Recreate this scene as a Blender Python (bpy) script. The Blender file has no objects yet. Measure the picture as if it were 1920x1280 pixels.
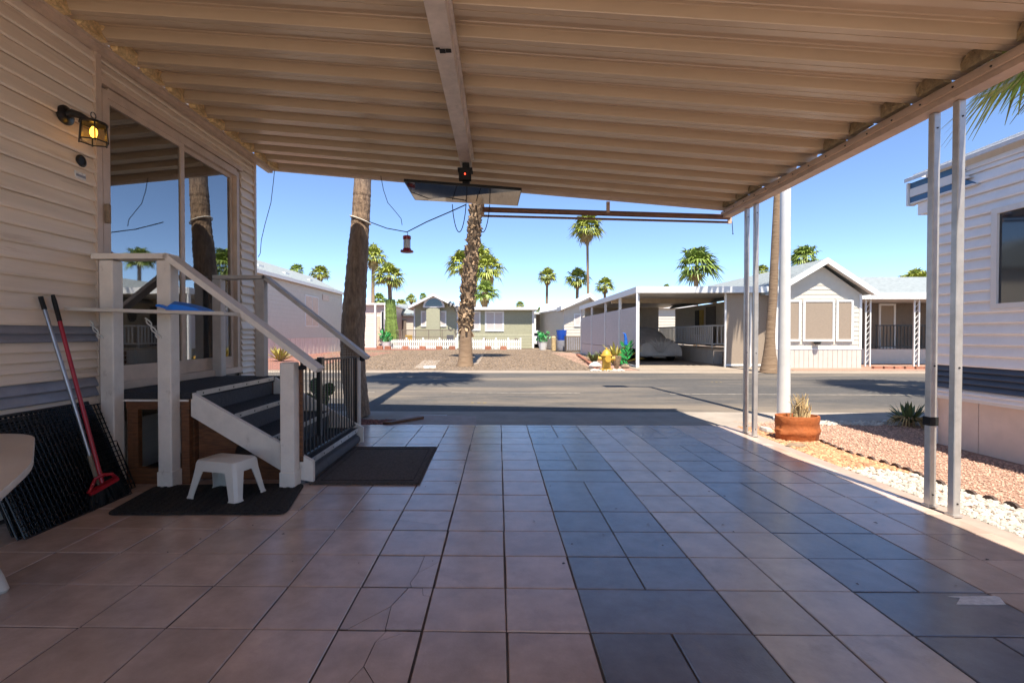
import bpy, math, random
from mathutils import Vector, Matrix
R = math.radians
random.seed(7)
S = bpy.context.scene
COL = S.collection
# ---------------------------------------------------------------- camera
YAW, PITCH, FPX, EYE = R(1.0), R(-0.83), 905.0, 1.1
cd = bpy.data.cameras.new('camera'); cam = bpy.data.objects.new('camera', cd); COL.objects.link(cam)
cam.location = (0, 0, EYE); cam.rotation_euler = (R(90) + PITCH, 0, YAW)
cd.sensor_width = 36; cd.lens = FPX / 1920 * 36
CX = 935 - FPX * math.tan(YAW)
cd.shift_x = (960 - CX) / 1920
cd.clip_start = .05; cd.clip_end = 2000
S.camera = cam
# ---------------------------------------------------------------- light
SUN = Vector((-.12, 1.0, -1.93)).normalized()          # direction the light travels
w = bpy.data.worlds.new('World'); S.world = w; w.use_nodes = True
nt = w.node_tree; bg = nt.nodes['Background']
sky = nt.nodes.new('ShaderNodeTexSky'); sky.sky_type = 'NISHITA'; sky.sun_disc = False
sky.sun_elevation = math.asin(-SUN.z); sky.sun_rotation = math.atan2(-SUN.x, -SUN.y)
sky.air_density = 1.0; sky.dust_density = 0; sky.ozone_density = 3.0; sky.altitude = 4500
nt.links.new(sky.outputs[0], bg.inputs[0]); bg.inputs[1].default_value = .072
sl = bpy.data.lights.new('sun', 'SUN'); sl.energy = 2.6; sl.angle = R(.5); sl.color = (1, .92, .80)
so = bpy.data.objects.new('sun', sl); COL.objects.link(so)
so.rotation_euler = SUN.to_track_quat('-Z', 'Y').to_euler(); so.location = (3, -8, 20)
S.view_settings.view_transform = 'Standard'; S.view_settings.look = 'None'
S.view_settings.gamma = 1; S.view_settings.use_curve_mapping = False
S.view_settings.exposure = 2.05
# ---------------------------------------------------------------- pixel -> place (plain back-projection with a real distance)
_fw = Vector((-math.sin(YAW) * math.cos(PITCH), math.cos(YAW) * math.cos(PITCH), math.sin(PITCH)))
_rt = Vector((math.cos(YAW), math.sin(YAW), 0)); _up = _rt.cross(_fw)
def ray(x, y): return _fw * FPX + _rt * (x - CX) - _up * (y - 640)
def P(x, y, Y): d = ray(x, y); return Vector((0, 0, EYE)) + d * (Y / d.y)
def PX(x, y, X): d = ray(x, y); return Vector((0, 0, EYE)) + d * (X / d.x)
def G(x, y, z=0): d = ray(x, y); return Vector((0, 0, EYE)) + d * ((z - EYE) / d.z)
# ---------------------------------------------------------------- materials
M = {}
def mat(name, col, rough=.6, metal=0, var=.12, scale=6., bump=0, bscale=60., col2=None, rnd=0, island=0, spec=.5, stretch=(1,1,1), dirt=None, emit=0, detail=4):
    m = bpy.data.materials.new(name); m.use_nodes = True; n = m.node_tree.nodes; l = m.node_tree.links
    b = n['Principled BSDF']; b.inputs['Roughness'].default_value = rough; b.inputs['Metallic'].default_value = metal
    b.inputs['Specular IOR Level'].default_value = spec
    tc = n.new('ShaderNodeTexCoord'); mp = n.new('ShaderNodeMapping'); mp.inputs['Scale'].default_value = stretch
    geo = n.new('ShaderNodeNewGeometry')
    l.new(geo.outputs['Position'], mp.inputs[0])
    nz = n.new('ShaderNodeTexNoise'); nz.inputs['Scale'].default_value = scale; nz.inputs['Detail'].default_value = detail
    nz.inputs['Roughness'].default_value = .65; l.new(mp.outputs[0], nz.inputs['Vector'])
    rp = n.new('ShaderNodeValToRGB'); rp.color_ramp.elements[0].position = .3; rp.color_ramp.elements[1].position = .7
    c2 = col2 if col2 else tuple(c * (1 - 2 * var) for c in col)
    rp.color_ramp.elements[0].color = (*c2, 1)
    rp.color_ramp.elements[1].color = (*(col if col2 else tuple(min(1, c * (1 + var)) for c in col)), 1)
    l.new(nz.outputs['Fac'], rp.inputs['Fac']); out = rp.outputs['Color']
    if rnd or island:
        src = n.new('ShaderNodeObjectInfo').outputs['Random'] if rnd else geo.outputs['Random Per Island']
        k = rnd or island
        mr = n.new('ShaderNodeMapRange'); mr.inputs['To Min'].default_value = 1 - k; mr.inputs['To Max'].default_value = 1 + k
        l.new(src, mr.inputs['Value'])
        hs = n.new('ShaderNodeHueSaturation'); l.new(mr.outputs[0], hs.inputs['Value']); l.new(out, hs.inputs['Color']); out = hs.outputs[0]
    if dirt:                                        # stains: (colour, scale, threshold, stretch)
        dc, dsz, th, st = dirt
        mp2 = n.new('ShaderNodeMapping'); mp2.inputs['Scale'].default_value = st; l.new(geo.outputs['Position'], mp2.inputs[0])
        n2 = n.new('ShaderNodeTexNoise'); n2.inputs['Scale'].default_value = dsz; n2.inputs['Detail'].default_value = 8; n2.inputs['Roughness'].default_value = .7
        l.new(mp2.outputs[0], n2.inputs['Vector'])
        r2 = n.new('ShaderNodeMapRange'); r2.inputs['From Min'].default_value = th; r2.inputs['From Max'].default_value = th + .16
        r2.inputs['To Max'].default_value = .75; l.new(n2.outputs['Fac'], r2.inputs['Value'])
        mx = n.new('ShaderNodeMix'); mx.data_type = 'RGBA'; l.new(r2.outputs[0], mx.inputs['Factor']); l.new(out, mx.inputs['A'])
        mx.inputs['B'].default_value = (*dc, 1); out = mx.outputs['Result']
    l.new(out, b.inputs['Base Color'])
    if bump:
        nb = n.new('ShaderNodeTexNoise'); nb.inputs['Scale'].default_value = bscale; nb.inputs['Detail'].default_value = 3
        l.new(mp.outputs[0], nb.inputs['Vector'])
        bp = n.new('ShaderNodeBump'); bp.inputs['Strength'].default_value = bump; bp.inputs['Distance'].default_value = .02
        l.new(nb.outputs['Fac'], bp.inputs['Height']); l.new(bp.outputs[0], b.inputs['Normal'])
    if emit:
        b.inputs['Emission Color'].default_value = (*col, 1); b.inputs['Emission Strength'].default_value = emit
    M[name] = m; return m
def glass(name, tint, fac, rough=.02):
    m = bpy.data.materials.new(name); m.use_nodes = True; n = m.node_tree.nodes; l = m.node_tree.links
    for x in list(n):
        if x.type != 'OUTPUT_MATERIAL': n.remove(x)
    o = n['Material Output']; t = n.new('ShaderNodeBsdfTransparent'); t.inputs[0].default_value = (*tint, 1)
    g = n.new('ShaderNodeBsdfGlossy'); g.inputs['Roughness'].default_value = rough
    fr = n.new('ShaderNodeLayerWeight'); fr.inputs['Blend'].default_value = fac
    mx = n.new('ShaderNodeMixShader'); l.new(fr.outputs['Fresnel'], mx.inputs[0]); l.new(t.outputs[0], mx.inputs[1]); l.new(g.outputs[0], mx.inputs[2])
    l.new(mx.outputs[0], o.inputs[0]); M[name] = m
mat('siding', (0.840, 0.700, 0.555), .4, var=.06, scale=3, dirt=((.50, .36, .24), 2.2, .58, (1, .45, 5)), stretch=(1, .3, 4), bump=.03)
mat('trim_tan', (.62, .47, .36), .45, var=.08)
mat('stripe_grey', (0.280, 0.280, 0.310), .3, var=.1, dirt=((.4, .36, .32), 3, .58, (1, .3, 3)))
mat('ceiling', (0.570, 0.435, 0.300), .24, var=.03, scale=1.2, spec=.5)
mat('alu', (.55, .53, .5), .38, metal=.55, var=.1, scale=8, dirt=((.3, .28, .26), 9, .6, (1, 1, .3)))
mat('beam_metal', (.70, .60, .52), .5, metal=.1, var=.12, scale=5, dirt=((.25, .21, .18), 6, .6, (1, .5, 1)))
mat('rail_tan', (.60, .43, .31), .45, var=.1)
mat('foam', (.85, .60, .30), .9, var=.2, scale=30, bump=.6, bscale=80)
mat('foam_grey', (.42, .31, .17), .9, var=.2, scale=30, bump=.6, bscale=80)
mat('tile_pink', (0.520, 0.385, 0.310), .235, spec=1.0, var=.13, scale=5, rnd=.11, bump=.05, bscale=110, detail=10, dirt=((.36, .27, .225), 3.1, .56, (1, 1, 1)))
mat('tile_blue', (.185, .20, .235), .235, spec=1.0, var=.17, scale=5, rnd=.2, bump=.05, bscale=110, detail=10, dirt=((.22, .21, .21), 3.7, .56, (1, 1, 1)))
mat('tile_taupe', (.52, .43, .355), .235, spec=1.0, var=.13, scale=5, rnd=.11, bump=.05, bscale=110, detail=10, dirt=((.30, .25, .2), 3.3, .56, (1, 1, 1)))
mat('grout', (.10, .07, .05), .9, col2=(.035,.025,.02), scale=3)
mat('patio_edge', (.36, .27, .225), .7, var=.1, scale=8, bump=.05)
mat('concrete', (.32, .27, .22), .85, var=.1, scale=2.5, bump=.08, bscale=120, dirt=((.18, .15, .125), .8, .55, (1, 1, 1)))
mat('bounce_concrete', (.50, .44, .37), .85, var=.06, scale=2)  # only for the added slab that reflects light under the roof
mat('drive', (0.296, 0.239, 0.183), .85, var=.08, scale=1.5, bump=.05, bscale=90, dirt=((.20, .155, .115), .7, .57, (1, 1, 1)))
mat('asphalt', (0.077, 0.070, 0.063), .85, var=.13, scale=9, bump=.25, bscale=160, dirt=((.235, .185, .132), .30, .47, (.30, 1.3, 1)))
mat('lot_gravel', (0.235, 0.170, 0.112), .95, col2=(.10, .07, .05), scale=26, bump=.9, bscale=22, dirt=((.22, .165, .115), .5, .5, (1, 1, 1)), detail=6)
mat('desert', (.26, .19, .13), .95, col2=(.14, .10, .07), scale=12, bump=.5, bscale=18)
mat('pink_gravel', (0.420, 0.260, 0.190), .95, col2=(.25, .145, .10), scale=55, bump=1, bscale=60, detail=5)
mat('red_gravel', (.36, .17, .12), .95, col2=(.15, .06, .045), scale=40, bump=1, bscale=40)
mat('stone_white', (0.465, 0.427, 0.367), .8, var=.06, scale=20, island=.2)
mat('stone_orange', (0.520, 0.270, 0.145), .9, var=.15, scale=20, island=.45)
mat('stone_pink', (0.500, 0.315, 0.230), .9, var=.12, scale=20, island=.35)
mat('stone_red', (.22, .085, .06), .9, var=.15, scale=20, island=.5)
mat('stone_tan', (0.235, 0.170, 0.115), .9, var=.15, scale=20, island=.5)
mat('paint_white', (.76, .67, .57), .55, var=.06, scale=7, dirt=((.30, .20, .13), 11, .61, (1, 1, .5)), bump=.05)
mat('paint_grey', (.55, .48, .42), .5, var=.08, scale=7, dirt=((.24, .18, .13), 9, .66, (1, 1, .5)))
mat('raw_wood', (0.165, 0.060, 0.020), .6, var=.3, scale=5, stretch=(2, 2, 14), dirt=((.06, .03, .015), 3, .55, (1, 1, 1)))
mat('carpet', (.052, .050, .054), .95, var=.25, scale=90, bump=.8, bscale=260)
mat('carpet_rib', (.12, .12, .13), .9, var=.25, scale=120, bump=.7, bscale=300, stretch=(1, 3, .25))
mat('mat_black', (.034, .029, .025), .95, var=.4, scale=60, bump=.8, bscale=200)
mat('mat_edge', (.07, .054, .045), .95, var=.25, scale=60, bump=.6, bscale=260)
mat('mat_brown', (.105, .082, .068), .95, var=.25, scale=60, bump=.6, bscale=260)
mat('plastic_white', (.64, .60, .53), .4, var=.03, dirt=((.4, .34, .27), 8, .66, (1, 1, 1)))
mat('plastic_tan', (.56, .50, .42), .45, var=.03)
mat('black_metal', (.010, .010, .011), .35, var=.2)
mat('black_matte', (.012, .012, .012), .8, var=.2)
mat('red_plastic', (.38, .012, .022), .35, var=.1)
mat('grey_pole', (.34, .34, .36), .3, metal=.7, var=.1)
mat('blue_plastic', (.008, .19, .75), .4, var=.06)
mat('bristle', (.010, .010, .010), .9, island=.6)
mat('bulb', (1, .50, .07), .5, emit=1.6)
mat('led', (1, .05, .02), .5, emit=1.5)
mat('brown_metal', (.20, .095, .055), .4, var=.12)
mat('terracotta', (0.383, 0.109, 0.026), .75, var=.12, scale=9, bump=.35, bscale=30, dirt=((.3, .09, .03), 6, .58, (1, 1, 2)))
mat('straw', (.55, .40, .20), .85, var=.2, island=.3)
mat('pole_white', (0.626, 0.618, 0.592), .5, var=.04, dirt=((.5, .46, .4), 5, .65, (1, 1, .2)))
mat('white_house', (0.574, 0.522, 0.435), .6, var=.03)
mat('white_trim', (0.696, 0.687, 0.661), .5, var=.02)
mat('neighbor_siding', (.84, .82, .80), .38, var=.03)
mat('blue_trim', (.03, .12, .24), .4, var=.06)
mat('navy_band', (.05, .066, .10), .4, var=.1)
mat('skirt_pink', (.72, .59, .51), .6, var=.04, dirt=((.4, .32, .27), 2, .6, (1, 1, .3)))
mat('skirt_white', (0.557, 0.505, 0.435), .6, var=.04)
mat('tan_screen', (.30, .235, .175), .85, var=.06, scale=30)
mat('mauve_screen', (0.522, 0.470, 0.444), .8, var=.04)
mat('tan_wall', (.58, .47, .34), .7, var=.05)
mat('dark_wall', (.17, .135, .105), .8, var=.08)
mat('green_house', (0.340, 0.335, 0.230), .7, var=.05)
mat('shingle', (.255, .285, .29), .9, var=.18, scale=8, bump=.3, bscale=12, stretch=(1, 1, 4))
mat('shingle_white', (.60, .61, .62), .85, var=.08, scale=9, bump=.2, bscale=14)
mat('cover_grey', (.52, .49, .44), .8, var=.1, scale=3, bump=.25, bscale=9)
mat('hydrant_yellow', (0.539, 0.313, 0.035), .5, var=.15, scale=8)
mat('trunk', (.36, .25, .165), .95, col2=(.13, .085, .06), scale=7, bump=1, bscale=14, stretch=(4, 4, 1.0), detail=8)
mat('trunk_tan', (0.296, 0.200, 0.122), .95, col2=(.17, .105, .06), scale=3, bump=.8, bscale=6, stretch=(1, 1, 7), detail=8)
mat('boot', (0.261, 0.174, 0.100), .95, island=.55, var=.3, scale=12)
mat('frond', (0.261, 0.296, 0.039), .5, var=.25, scale=2, island=.4)
mat('frond_dark', (0.174, 0.244, 0.035), .5, var=.25, scale=2, island=.4)
mat('frond_dead', (.40, .28, .12), .9, var=.25, scale=3, island=.35)
mat('vine', (.15, .22, .04), .8, var=.3, scale=6, bump=.8, bscale=9)
mat('agave', (.11, .15, .05), .55, var=.2, island=.4)
mat('agave_yellow', (.42, .36, .08), .6, var=.25, island=.35)
mat('cactus', (.05, .12, .035), .6, var=.2, bump=.4)
mat('blue_pot', (.012, .07, .38), .25, var=.1)
mat('green_leaf', (.02, .26, .05), .5, var=.2, island=.3)
mat('peacock_blue', (.015, .11, .45), .3, var=.2)
mat('edging', (.085, .055, .045), .85, var=.2)
mat('brick', (.36, .15, .09), .9, var=.2, rnd=.2)
mat('feeder_red', (.30, .008, .018), .3, var=.1)
mat('wire', (.012, .012, .018), .6, var=.1)
mat('rope_white', (.7, .66, .58), .8, var=.1)
mat('paper', (.72, .70, .66), .85, var=.15, scale=40)
mat('interior', (.30, .27, .24), .9, var=.3, scale=2)
mat('blind', (.72, .76, .80), .5, var=.03)
mat('screen_black', (.01, .01, .012), .05, var=.02)
M['screen_black'].node_tree.nodes['Principled BSDF'].inputs['IOR'].default_value = 3.2
mat('window_dark', (.012, .018, .026), .06, var=.2, spec=.9)
mat('car_white', (.7, .7, .72), .25, var=.02)
mat('tail_red', (.5, .01, .01), .3, var=.02)
mat('paint_yellow', (.30, .22, .08), .8, var=.15, scale=30)
mat('tar', (.03, .028, .027), .7, var=.2)
mat('line_wear', (.30, .265, .22), .85, var=.25, scale=9)
glass('door_glass', (.85, .83, .8), .80)
glass('clear_glass', (.9, .9, .9), .2)
glass('amber_glass', (.95, .85, .6), .25, .08)
# ---------------------------------------------------------------- mesh builder
WORLD = {}
def wloc(o): return WORLD.get(o.name, Vector()) if o else Vector()
def tag(o, label=None, cat=None, group=None, kind=None):
    if label: o['label'] = label
    if cat: o['category'] = cat
    if group: o['group'] = group
    if kind: o['kind'] = kind
    return o
def thing(name, loc, label, cat, group=None):
    o = bpy.data.objects.new(name, None); COL.objects.link(o); o.location = loc; o.empty_display_size = .1
    WORLD[o.name] = Vector(loc); return tag(o, label, cat, group)
class MB:
    def __init__(s): s.v = []; s.f = []
    def add(s, vs, fs):
        k = len(s.v); s.v += [Vector(p) for p in vs]; s.f += [tuple(i + k for i in f) for f in fs]; return s
    def box(s, x0, x1, y0, y1, z0, z1):
        return s.add([(x0,y0,z0),(x1,y0,z0),(x1,y1,z0),(x0,y1,z0),(x0,y0,z1),(x1,y0,z1),(x1,y1,z1),(x0,y1,z1)],
                     [(3,2,1,0),(4,5,6,7),(0,1,5,4),(1,2,6,5),(2,3,7,6),(3,0,4,7)])
    def cbox(s, x0, x1, y0, y1, z0, z1, c=.006):          # box with chamfered vertical and top edges
        def ring(i, z): 
            return [(x0+i+c,y0+i,z),(x1-i-c,y0+i,z),(x1-i,y0+i+c,z),(x1-i,y1-i-c,z),(x1-i-c,y1-i,z),(x0+i+c,y1-i,z),(x0+i,y1-i-c,z),(x0+i,y0+i+c,z)]
        return s.loft([ring(0, z0), ring(0, z1 - c), ring(c, z1)], True, True)
    def loft(s, rings, cap0=True, cap1=True, closed=True):
        n = len(rings[0]); k = len(s.v)
        for r in rings: s.v += [Vector(p) for p in r]
        for i in range(len(rings) - 1):
            for j in range(n if closed else n - 1):
                a = k + i*n + j; b = k + i*n + (j+1) % n
                s.f.append((a, b, b + n, a + n))
        if cap0: s.f.append(tuple(k + j for j in reversed(range(n))))
        if cap1: s.f.append(tuple(k + (len(rings)-1)*n + j for j in range(n)))
        return s
    def tube(s, pts, rad, n=8, cap=True):
        pts = [Vector(p) for p in pts]; rr = rad if isinstance(rad, (list, tuple)) else [rad]*len(pts)
        rings = []; ref = None
        for i, p in enumerate(pts):
            d = (pts[min(i+1, len(pts)-1)] - pts[max(i-1, 0)]).normalized()
            if ref is None: ref = Vector((0,0,1)) if abs(d.z) < .9 else Vector((1,0,0))
            a = d.cross(ref).normalized(); b = d.cross(a).normalized(); ref = a.cross(d).normalized() if a.length else ref
            rings.append([p + (a*math.cos(t) + b*math.sin(t))*rr[i] for t in [2*math.pi*q/n for q in range(n)]])
        return s.loft(rings, cap, cap)
    def bar(s, a, b, w, h, up=(0,0,1)):                   # rectangular bar from a to b; w sideways, h along up
        a = Vector(a); b = Vector(b); d = (b-a).normalized(); u = Vector(up); x = d.cross(u).normalized(); u = x.cross(d).normalized()
        q = [(-w/2,-h/2),(w/2,-h/2),(w/2,h/2),(-w/2,h/2)]
        return s.loft([[p + x*i + u*j for i, j in q] for p in (a, b)])
    def prism(s, poly, vec):                              # polygon (3d points) pushed along vec
        vec = Vector(vec); return s.loft([[Vector(p) for p in poly], [Vector(p)+vec for p in poly]])
    def lathe(s, c, prof, n=16, sx=1, sy=1):
        c = Vector(c); return s.loft([[c + Vector((r*math.cos(t)*sx, r*math.sin(t)*sy, z)) for t in [2*math.pi*q/n for q in range(n)]] for r, z in prof])
    def quad(s, *p): return s.add(p, [tuple(range(len(p)))])
    def build(s, name, m, parent=None, smooth=False, label=None, cat=None, group=None, kind=None, origin=None):
        me = bpy.data.meshes.new(name)
        if parent is not None: o0 = wloc(parent)
        elif origin is not None: o0 = Vector(origin)
        else:
            xs = [p.x for p in s.v]; ys = [p.y for p in s.v]; zs = [p.z for p in s.v]
            o0 = Vector(((min(xs)+max(xs))/2, (min(ys)+max(ys))/2, min(zs)))
        me.from_pydata([p - o0 for p in s.v], [], s.f); me.validate(); me.update()
        if smooth:
            me.polygons.foreach_set('use_smooth', [True]*len(me.polygons))
            try: me.set_sharp_from_angle(angle=R(38))
            except Exception: pass
        me.materials.append(M[m] if isinstance(m, str) else m)
        o = bpy.data.objects.new(name, me); COL.objects.link(o)
        if parent is not None: o.parent = parent
        else: o.location = o0
        WORLD[o.name] = o0
        import bmesh
        bm = bmesh.new(); bm.from_mesh(me); bmesh.ops.recalc_face_normals(bm, faces=bm.faces); bm.to_mesh(me); bm.free()
        return tag(o, label, cat, group, kind)
def boxo(name, m, parent, x0, x1, y0, y1, z0, z1, c=0, **k):
    b = MB()
    (b.cbox(x0,x1,y0,y1,z0,z1,c) if c else b.box(x0,x1,y0,y1,z0,z1))
    return b.build(name, m, parent, **k)
def share(o, loc, parent=None, rz=0):                      # another object on the same mesh
    c = o.copy(); COL.objects.link(c); c.parent = parent; c.location = loc; c.rotation_euler.z = rz; return c
def copy_tree(o, parent=None):
    c = o.copy(); COL.objects.link(c); c.parent = parent
    for ch in list(o.children): copy_tree(ch, c)
    return c
def structure(name, m, poly, z, thick=.05, **k):
    b = MB(); b.prism([(x, y, z - thick) for x, y in poly], (0, 0, thick)); return b.build(name, m, kind='structure', **k)
def rect(x0, x1, y0, y1): return [(x0,y0),(x1,y0),(x1,y1),(x0,y1)]
def inside(x, y, poly):
    c = False
    for i in range(len(poly)):
        (x1,y1),(x2,y2) = poly[i], poly[i-1]
        if (y1 > y) != (y2 > y) and x < (x2-x1)*(y-y1)/(y2-y1)+x1: c = not c
    return c
def stones(name, m, poly, n, r0, r1, z, label, flat=.6, near=None):
    b = MB(); xs = [p[0] for p in poly]; ys = [p[1] for p in poly]; k = 0
    while k < n:
        x = random.uniform(min(xs), max(xs)); y = random.uniform(min(ys), max(ys))
        if not inside(x, y, poly): continue
        r = random.uniform(r0, r1); a = random.uniform(0, 6.28); pts = []
        for q in range(5):
            t = a + q*1.2566 + random.uniform(-.3, .3); rr = r*random.uniform(.7, 1.15); pts.append((x+rr*math.cos(t), y+rr*math.sin(t), z + r*flat*random.uniform(.15, .55)))
        top = [(x + (p[0]-x)*.55 + random.uniform(-.2,.2)*r, y + (p[1]-y)*.55, z + r*flat*random.uniform(.9, 1.3)) for p in pts]
        bot = [(x + (p[0]-x)*.7, y + (p[1]-y)*.7, z - .004) for p in pts]
        b.loft([bot, pts, top], False, True); k += 1
    return b.build(name, m, label=label, kind='stuff', cat='gravel')

# ================================================================ GROUND
structure('ground', 'desert', rect(-400, 400, -60, 900), -.05, .3)
structure('road', 'asphalt', rect(-70, 70, 6.98, 14.0), -.018, .03)
structure('gutter_near', 'concrete', rect(-70, 70, 6.25, 6.976), -.014, .03)
structure('driveway', 'concrete', [(-1.28, 5.86), (3.0, 5.86), (3.55, 6.246), (-1.55, 6.246)], -.012, .03)
structure('gutter_far', 'drive', rect(-70, 70, 14.004, 14.95), -.012, .03)
structure('gravel_lot', 'lot_gravel', [(-14, 14.96), (3.0, 14.96), (4.0, 22), (3.2, 36), (-14, 36)], -.008, .03)
structure('far_driveway', 'drive', [(4.35, 14.96), (9.0, 14.96), (9.05, 30), (4.5, 30)], 0.0, .03)
structure('far_garden', 'pink_gravel', [(9.05, 14.96), (24, 14.96), (24, 19), (9.05, 19)], -.002, .03)
structure('far_bed', 'pink_gravel', [(3.03, 14.96), (4.32, 14.96), (4.45, 29), (3.2, 29)], -.002, .03)
structure('side_garden', 'pink_gravel', rect(2.86, 9.5, -2, 6.24), -.016, .03)
structure('bounce_pad', 'bounce_concrete', rect(-3.1, 2.86, -14, -2.21), -.006, .1)  # unseen pale slab added behind the camera to bounce sunlight onto the ceiling
structure('palm_bed', 'red_gravel', rect(-6.5, -1.29, 5.75, 6.24), -.012, .03)
structure('back_lot', 'red_gravel', rect(-24, -4.5, 34, 60), .012, .03)
structure('walkway', 'patio_edge', [(p.x, p.y) for p in (G(722, 796), G(893, 796), G(893, 778), G(765, 776.5))], -.008, .02)
# faint worn line and paint flecks on the road
for a, b_, w_ in (((-.9, 9.25), (1.55, 9.22), .05), ((3.2, 9.1), (9.6, 9.0), .05), ((-5, 9.35), (-2.4, 9.3), .05)):
    bb = MB(); bb.prism([(a[0], a[1]-w_, -.0145), (b_[0], b_[1]-w_, -.0145), (b_[0], b_[1]+w_*.3, -.0145), (a[0], a[1]+w_*.3, -.0145)], (0,0,.0015)); bb.build('worn_line', 'line_wear', kind='structure')
for q, (px, py) in enumerate(((900, 753), (1345, 715))):
    g = G(px, py); bb = MB()
    for i in range(3): bb.prism([(g.x+i*.1-.15, g.y-.02, -.0145), (g.x+i*.1-.09, g.y-.03, -.0145), (g.x+i*.1-.11, g.y+.03, -.0145), (g.x+i*.1-.14, g.y+.02, -.0145)], (0,0,.0015))
    bb.build('painted_mark', 'paint_yellow', kind='structure')
random.seed(31)
for (x0, y0, x1, y1) in ((-6, 11.6, 9, 11.9), (8, 8.0, 16, 8.1)):
    b = MB(); n = 26; a_, c_ = [], []
    for i in range(n+1):
        t = i/n; j = random.uniform(-.05, .05); x, y = x0+(x1-x0)*t, y0+(y1-y0)*t; h = random.uniform(.008, .02)
        if abs(x1-x0) > abs(y1-y0): a_.append((x, y+j-h, -.0155)); c_.append((x, y+j+h, -.0155))
        else: a_.append((x+j-h, y, -.0155)); c_.append((x+j+h, y, -.0155))
    for i in range(n): b.quad(a_[i], a_[i+1], c_[i+1], c_[i])
    b.build('tar_seam', 'tar', kind='structure')
# walkway slab and small path pieces on the gravel lot
pts = [G(800, 673), G(820, 690), G(776, 690), G(790, 673)]
structure('walk_slab', 'drive', [(p.x, p.y) for p in (G(775, 690), G(812, 690), G(826, 675), G(795, 675))], 0.0, .03)
structure('walk_strip', 'drive', [(p.x, p.y) for p in (G(885, 682), G(897, 682), G(908, 664), G(890, 664))], 0.0, .03)
# ================================================================ PATIO WITH TILES
patio = structure('patio', 'grout', rect(-3.1, 2.74, -2.2, 5.86), -.0045, .12)
structure('patio_edging', 'patio_edge', [(2.742, -2.2), (2.86, -2.2), (2.86, 5.86), (2.742, 5.86)], -.006, .12)
XL = [-2.89, -2.57, -2.24, -1.91, -1.58, -1.25, -.92, -.60, -.284, .03, .339]
ROW = lambda k: 1.775 + .3055*k
GAP = .0035; TT = {}
def tile(x0, x1, y0, y1, m):
    k_ = random.choice((.55, .8, 1.0, 1.35)); x0 += GAP*k_; x1 -= GAP*k_; y0 += GAP*k_; y1 -= GAP*k_
    key = (round(x1-x0, 3), round(y1-y0, 3), m); cx, cy = (x0+x1)/2, (y0+y1)/2
    if key in TT:
        o = share(TT[key], (0,0,0), patio)
    else:
        b = MB(); hx, hy = (x1-x0)/2, (y1-y0)/2; c = .003
        b.loft([[(-hx,-hy,-.008),(hx,-hy,-.008),(hx,hy,-.008),(-hx,hy,-.008)], [(-hx,-hy,-c),(hx,-hy,-c),(hx,hy,-c),(-hx,hy,-c)], [(-hx+c,-hy+c,0),(hx-c,-hy+c,0),(hx-c,hy-c,0),(-hx+c,hy-c,0)]], False, True)
        o = b.build('tile', m, origin=(0,0,0)); o.parent = patio; TT[key] = o
    o.location = Vector((cx, cy, random.uniform(-.0012, .0008))) - wloc(patio)
    o.rotation_euler = (random.uniform(-.003,.003), random.uniform(-.003,.003), random.uniform(-.005,.005))
CR = {  # cracked tiles: pieces in the unit square
 (7, 1): [[(0,0),(.70,0),(.66,.12),(.72,.42),(.74,1),(0,1)], [(.70,0),(1,0),(1,.80),(.72,.42),(.66,.12)], [(.72,.42),(1,.80),(1,1),(.74,1)]],
 (7, 0): [[(0,0),(.10,0),(.52,.52),(.66,1),(0,1)], [(.10,0),(.56,0),(.52,.52)], [(.56,0),(1,0),(1,.78),(.90,.80),(.86,1),(.66,1),(.52,.52)], [(1,.78),(1,1),(.86,1),(.90,.80)]],
 (7, -1): [[(0,0),(.36,0),(.48,.35),(.50,.78),(.58,1),(0,1)], [(.36,0),(.72,0),(.48,.35)], [(.72,0),(1,0),(1,1),(.84,1),(.50,.78),(.48,.35)], [(.50,.78),(.84,1),(.58,1)]],
 (7, 3): [[(0,.5),(.78,.28),(1,.55),(1,1),(0,1)], [(0,0),(1,0),(1,.55),(.78,.28),(0,.5)]],
}
def cracked(x0, x1, y0, y1, m, pieces):
    for pc in pieces:
        cx = sum(p[0] for p in pc)/len(pc); cy = sum(p[1] for p in pc)/len(pc)
        W_, D_ = x1-x0-2*GAP, y1-y0-2*GAP; b = MB()
        pp = [(x0+GAP+W_*(cx+(p[0]-cx)*.974), y0+GAP+D_*(cy+(p[1]-cy)*.974)) for p in pc]
        dz = random.uniform(-.002, 0); b.prism([(x, y, -.009) for x, y in pp], (0,0,.009+dz)); b.build('tile', m, patio)
rows = list(range(-1, 13)) + [13]
for k in rows:
    y0, y1 = ROW(k), ROW(k+1) if k < 13 else 5.86
    if k == 13: y0 = ROW(13)
    if y1 - y0 < .05: continue
    for i in range(len(XL)-1):
        if i == 0 and k > 5: continue
        if (i, k) in CR: cracked(XL[i], XL[i+1], y0, y1, 'tile_pink', CR[(i, k)])
        else: tile(XL[i], XL[i+1], y0, y1, 'tile_pink')
    tile(.937, 1.228, y0, y1, 'tile_taupe'); tile(1.228, 1.516, y0, y1, 'tile_taupe')
    tile(2.08, 2.357, y0, y1, 'tile_pink'); tile(2.357, 2.63, y0, y1, 'tile_pink'); tile(2.63, 2.738, y0, y1, 'tile_pink')
    for a, mid, c in ((.339, .637, .937), (1.516, 1.80, 2.08)):
        if k == 5: continue
        if k in (0, 6, 10): tile(a, c, y0, y1, 'tile_blue')
        elif k == 4: tile(a, mid, y0, ROW(6), 'tile_blue'); tile(mid, c, y0, ROW(6), 'tile_blue')
        else: tile(a, mid, y0, y1, 'tile_blue'); tile(mid, c, y0, y1, 'tile_blue')
b = MB()                                                   # rows behind the picture
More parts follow.
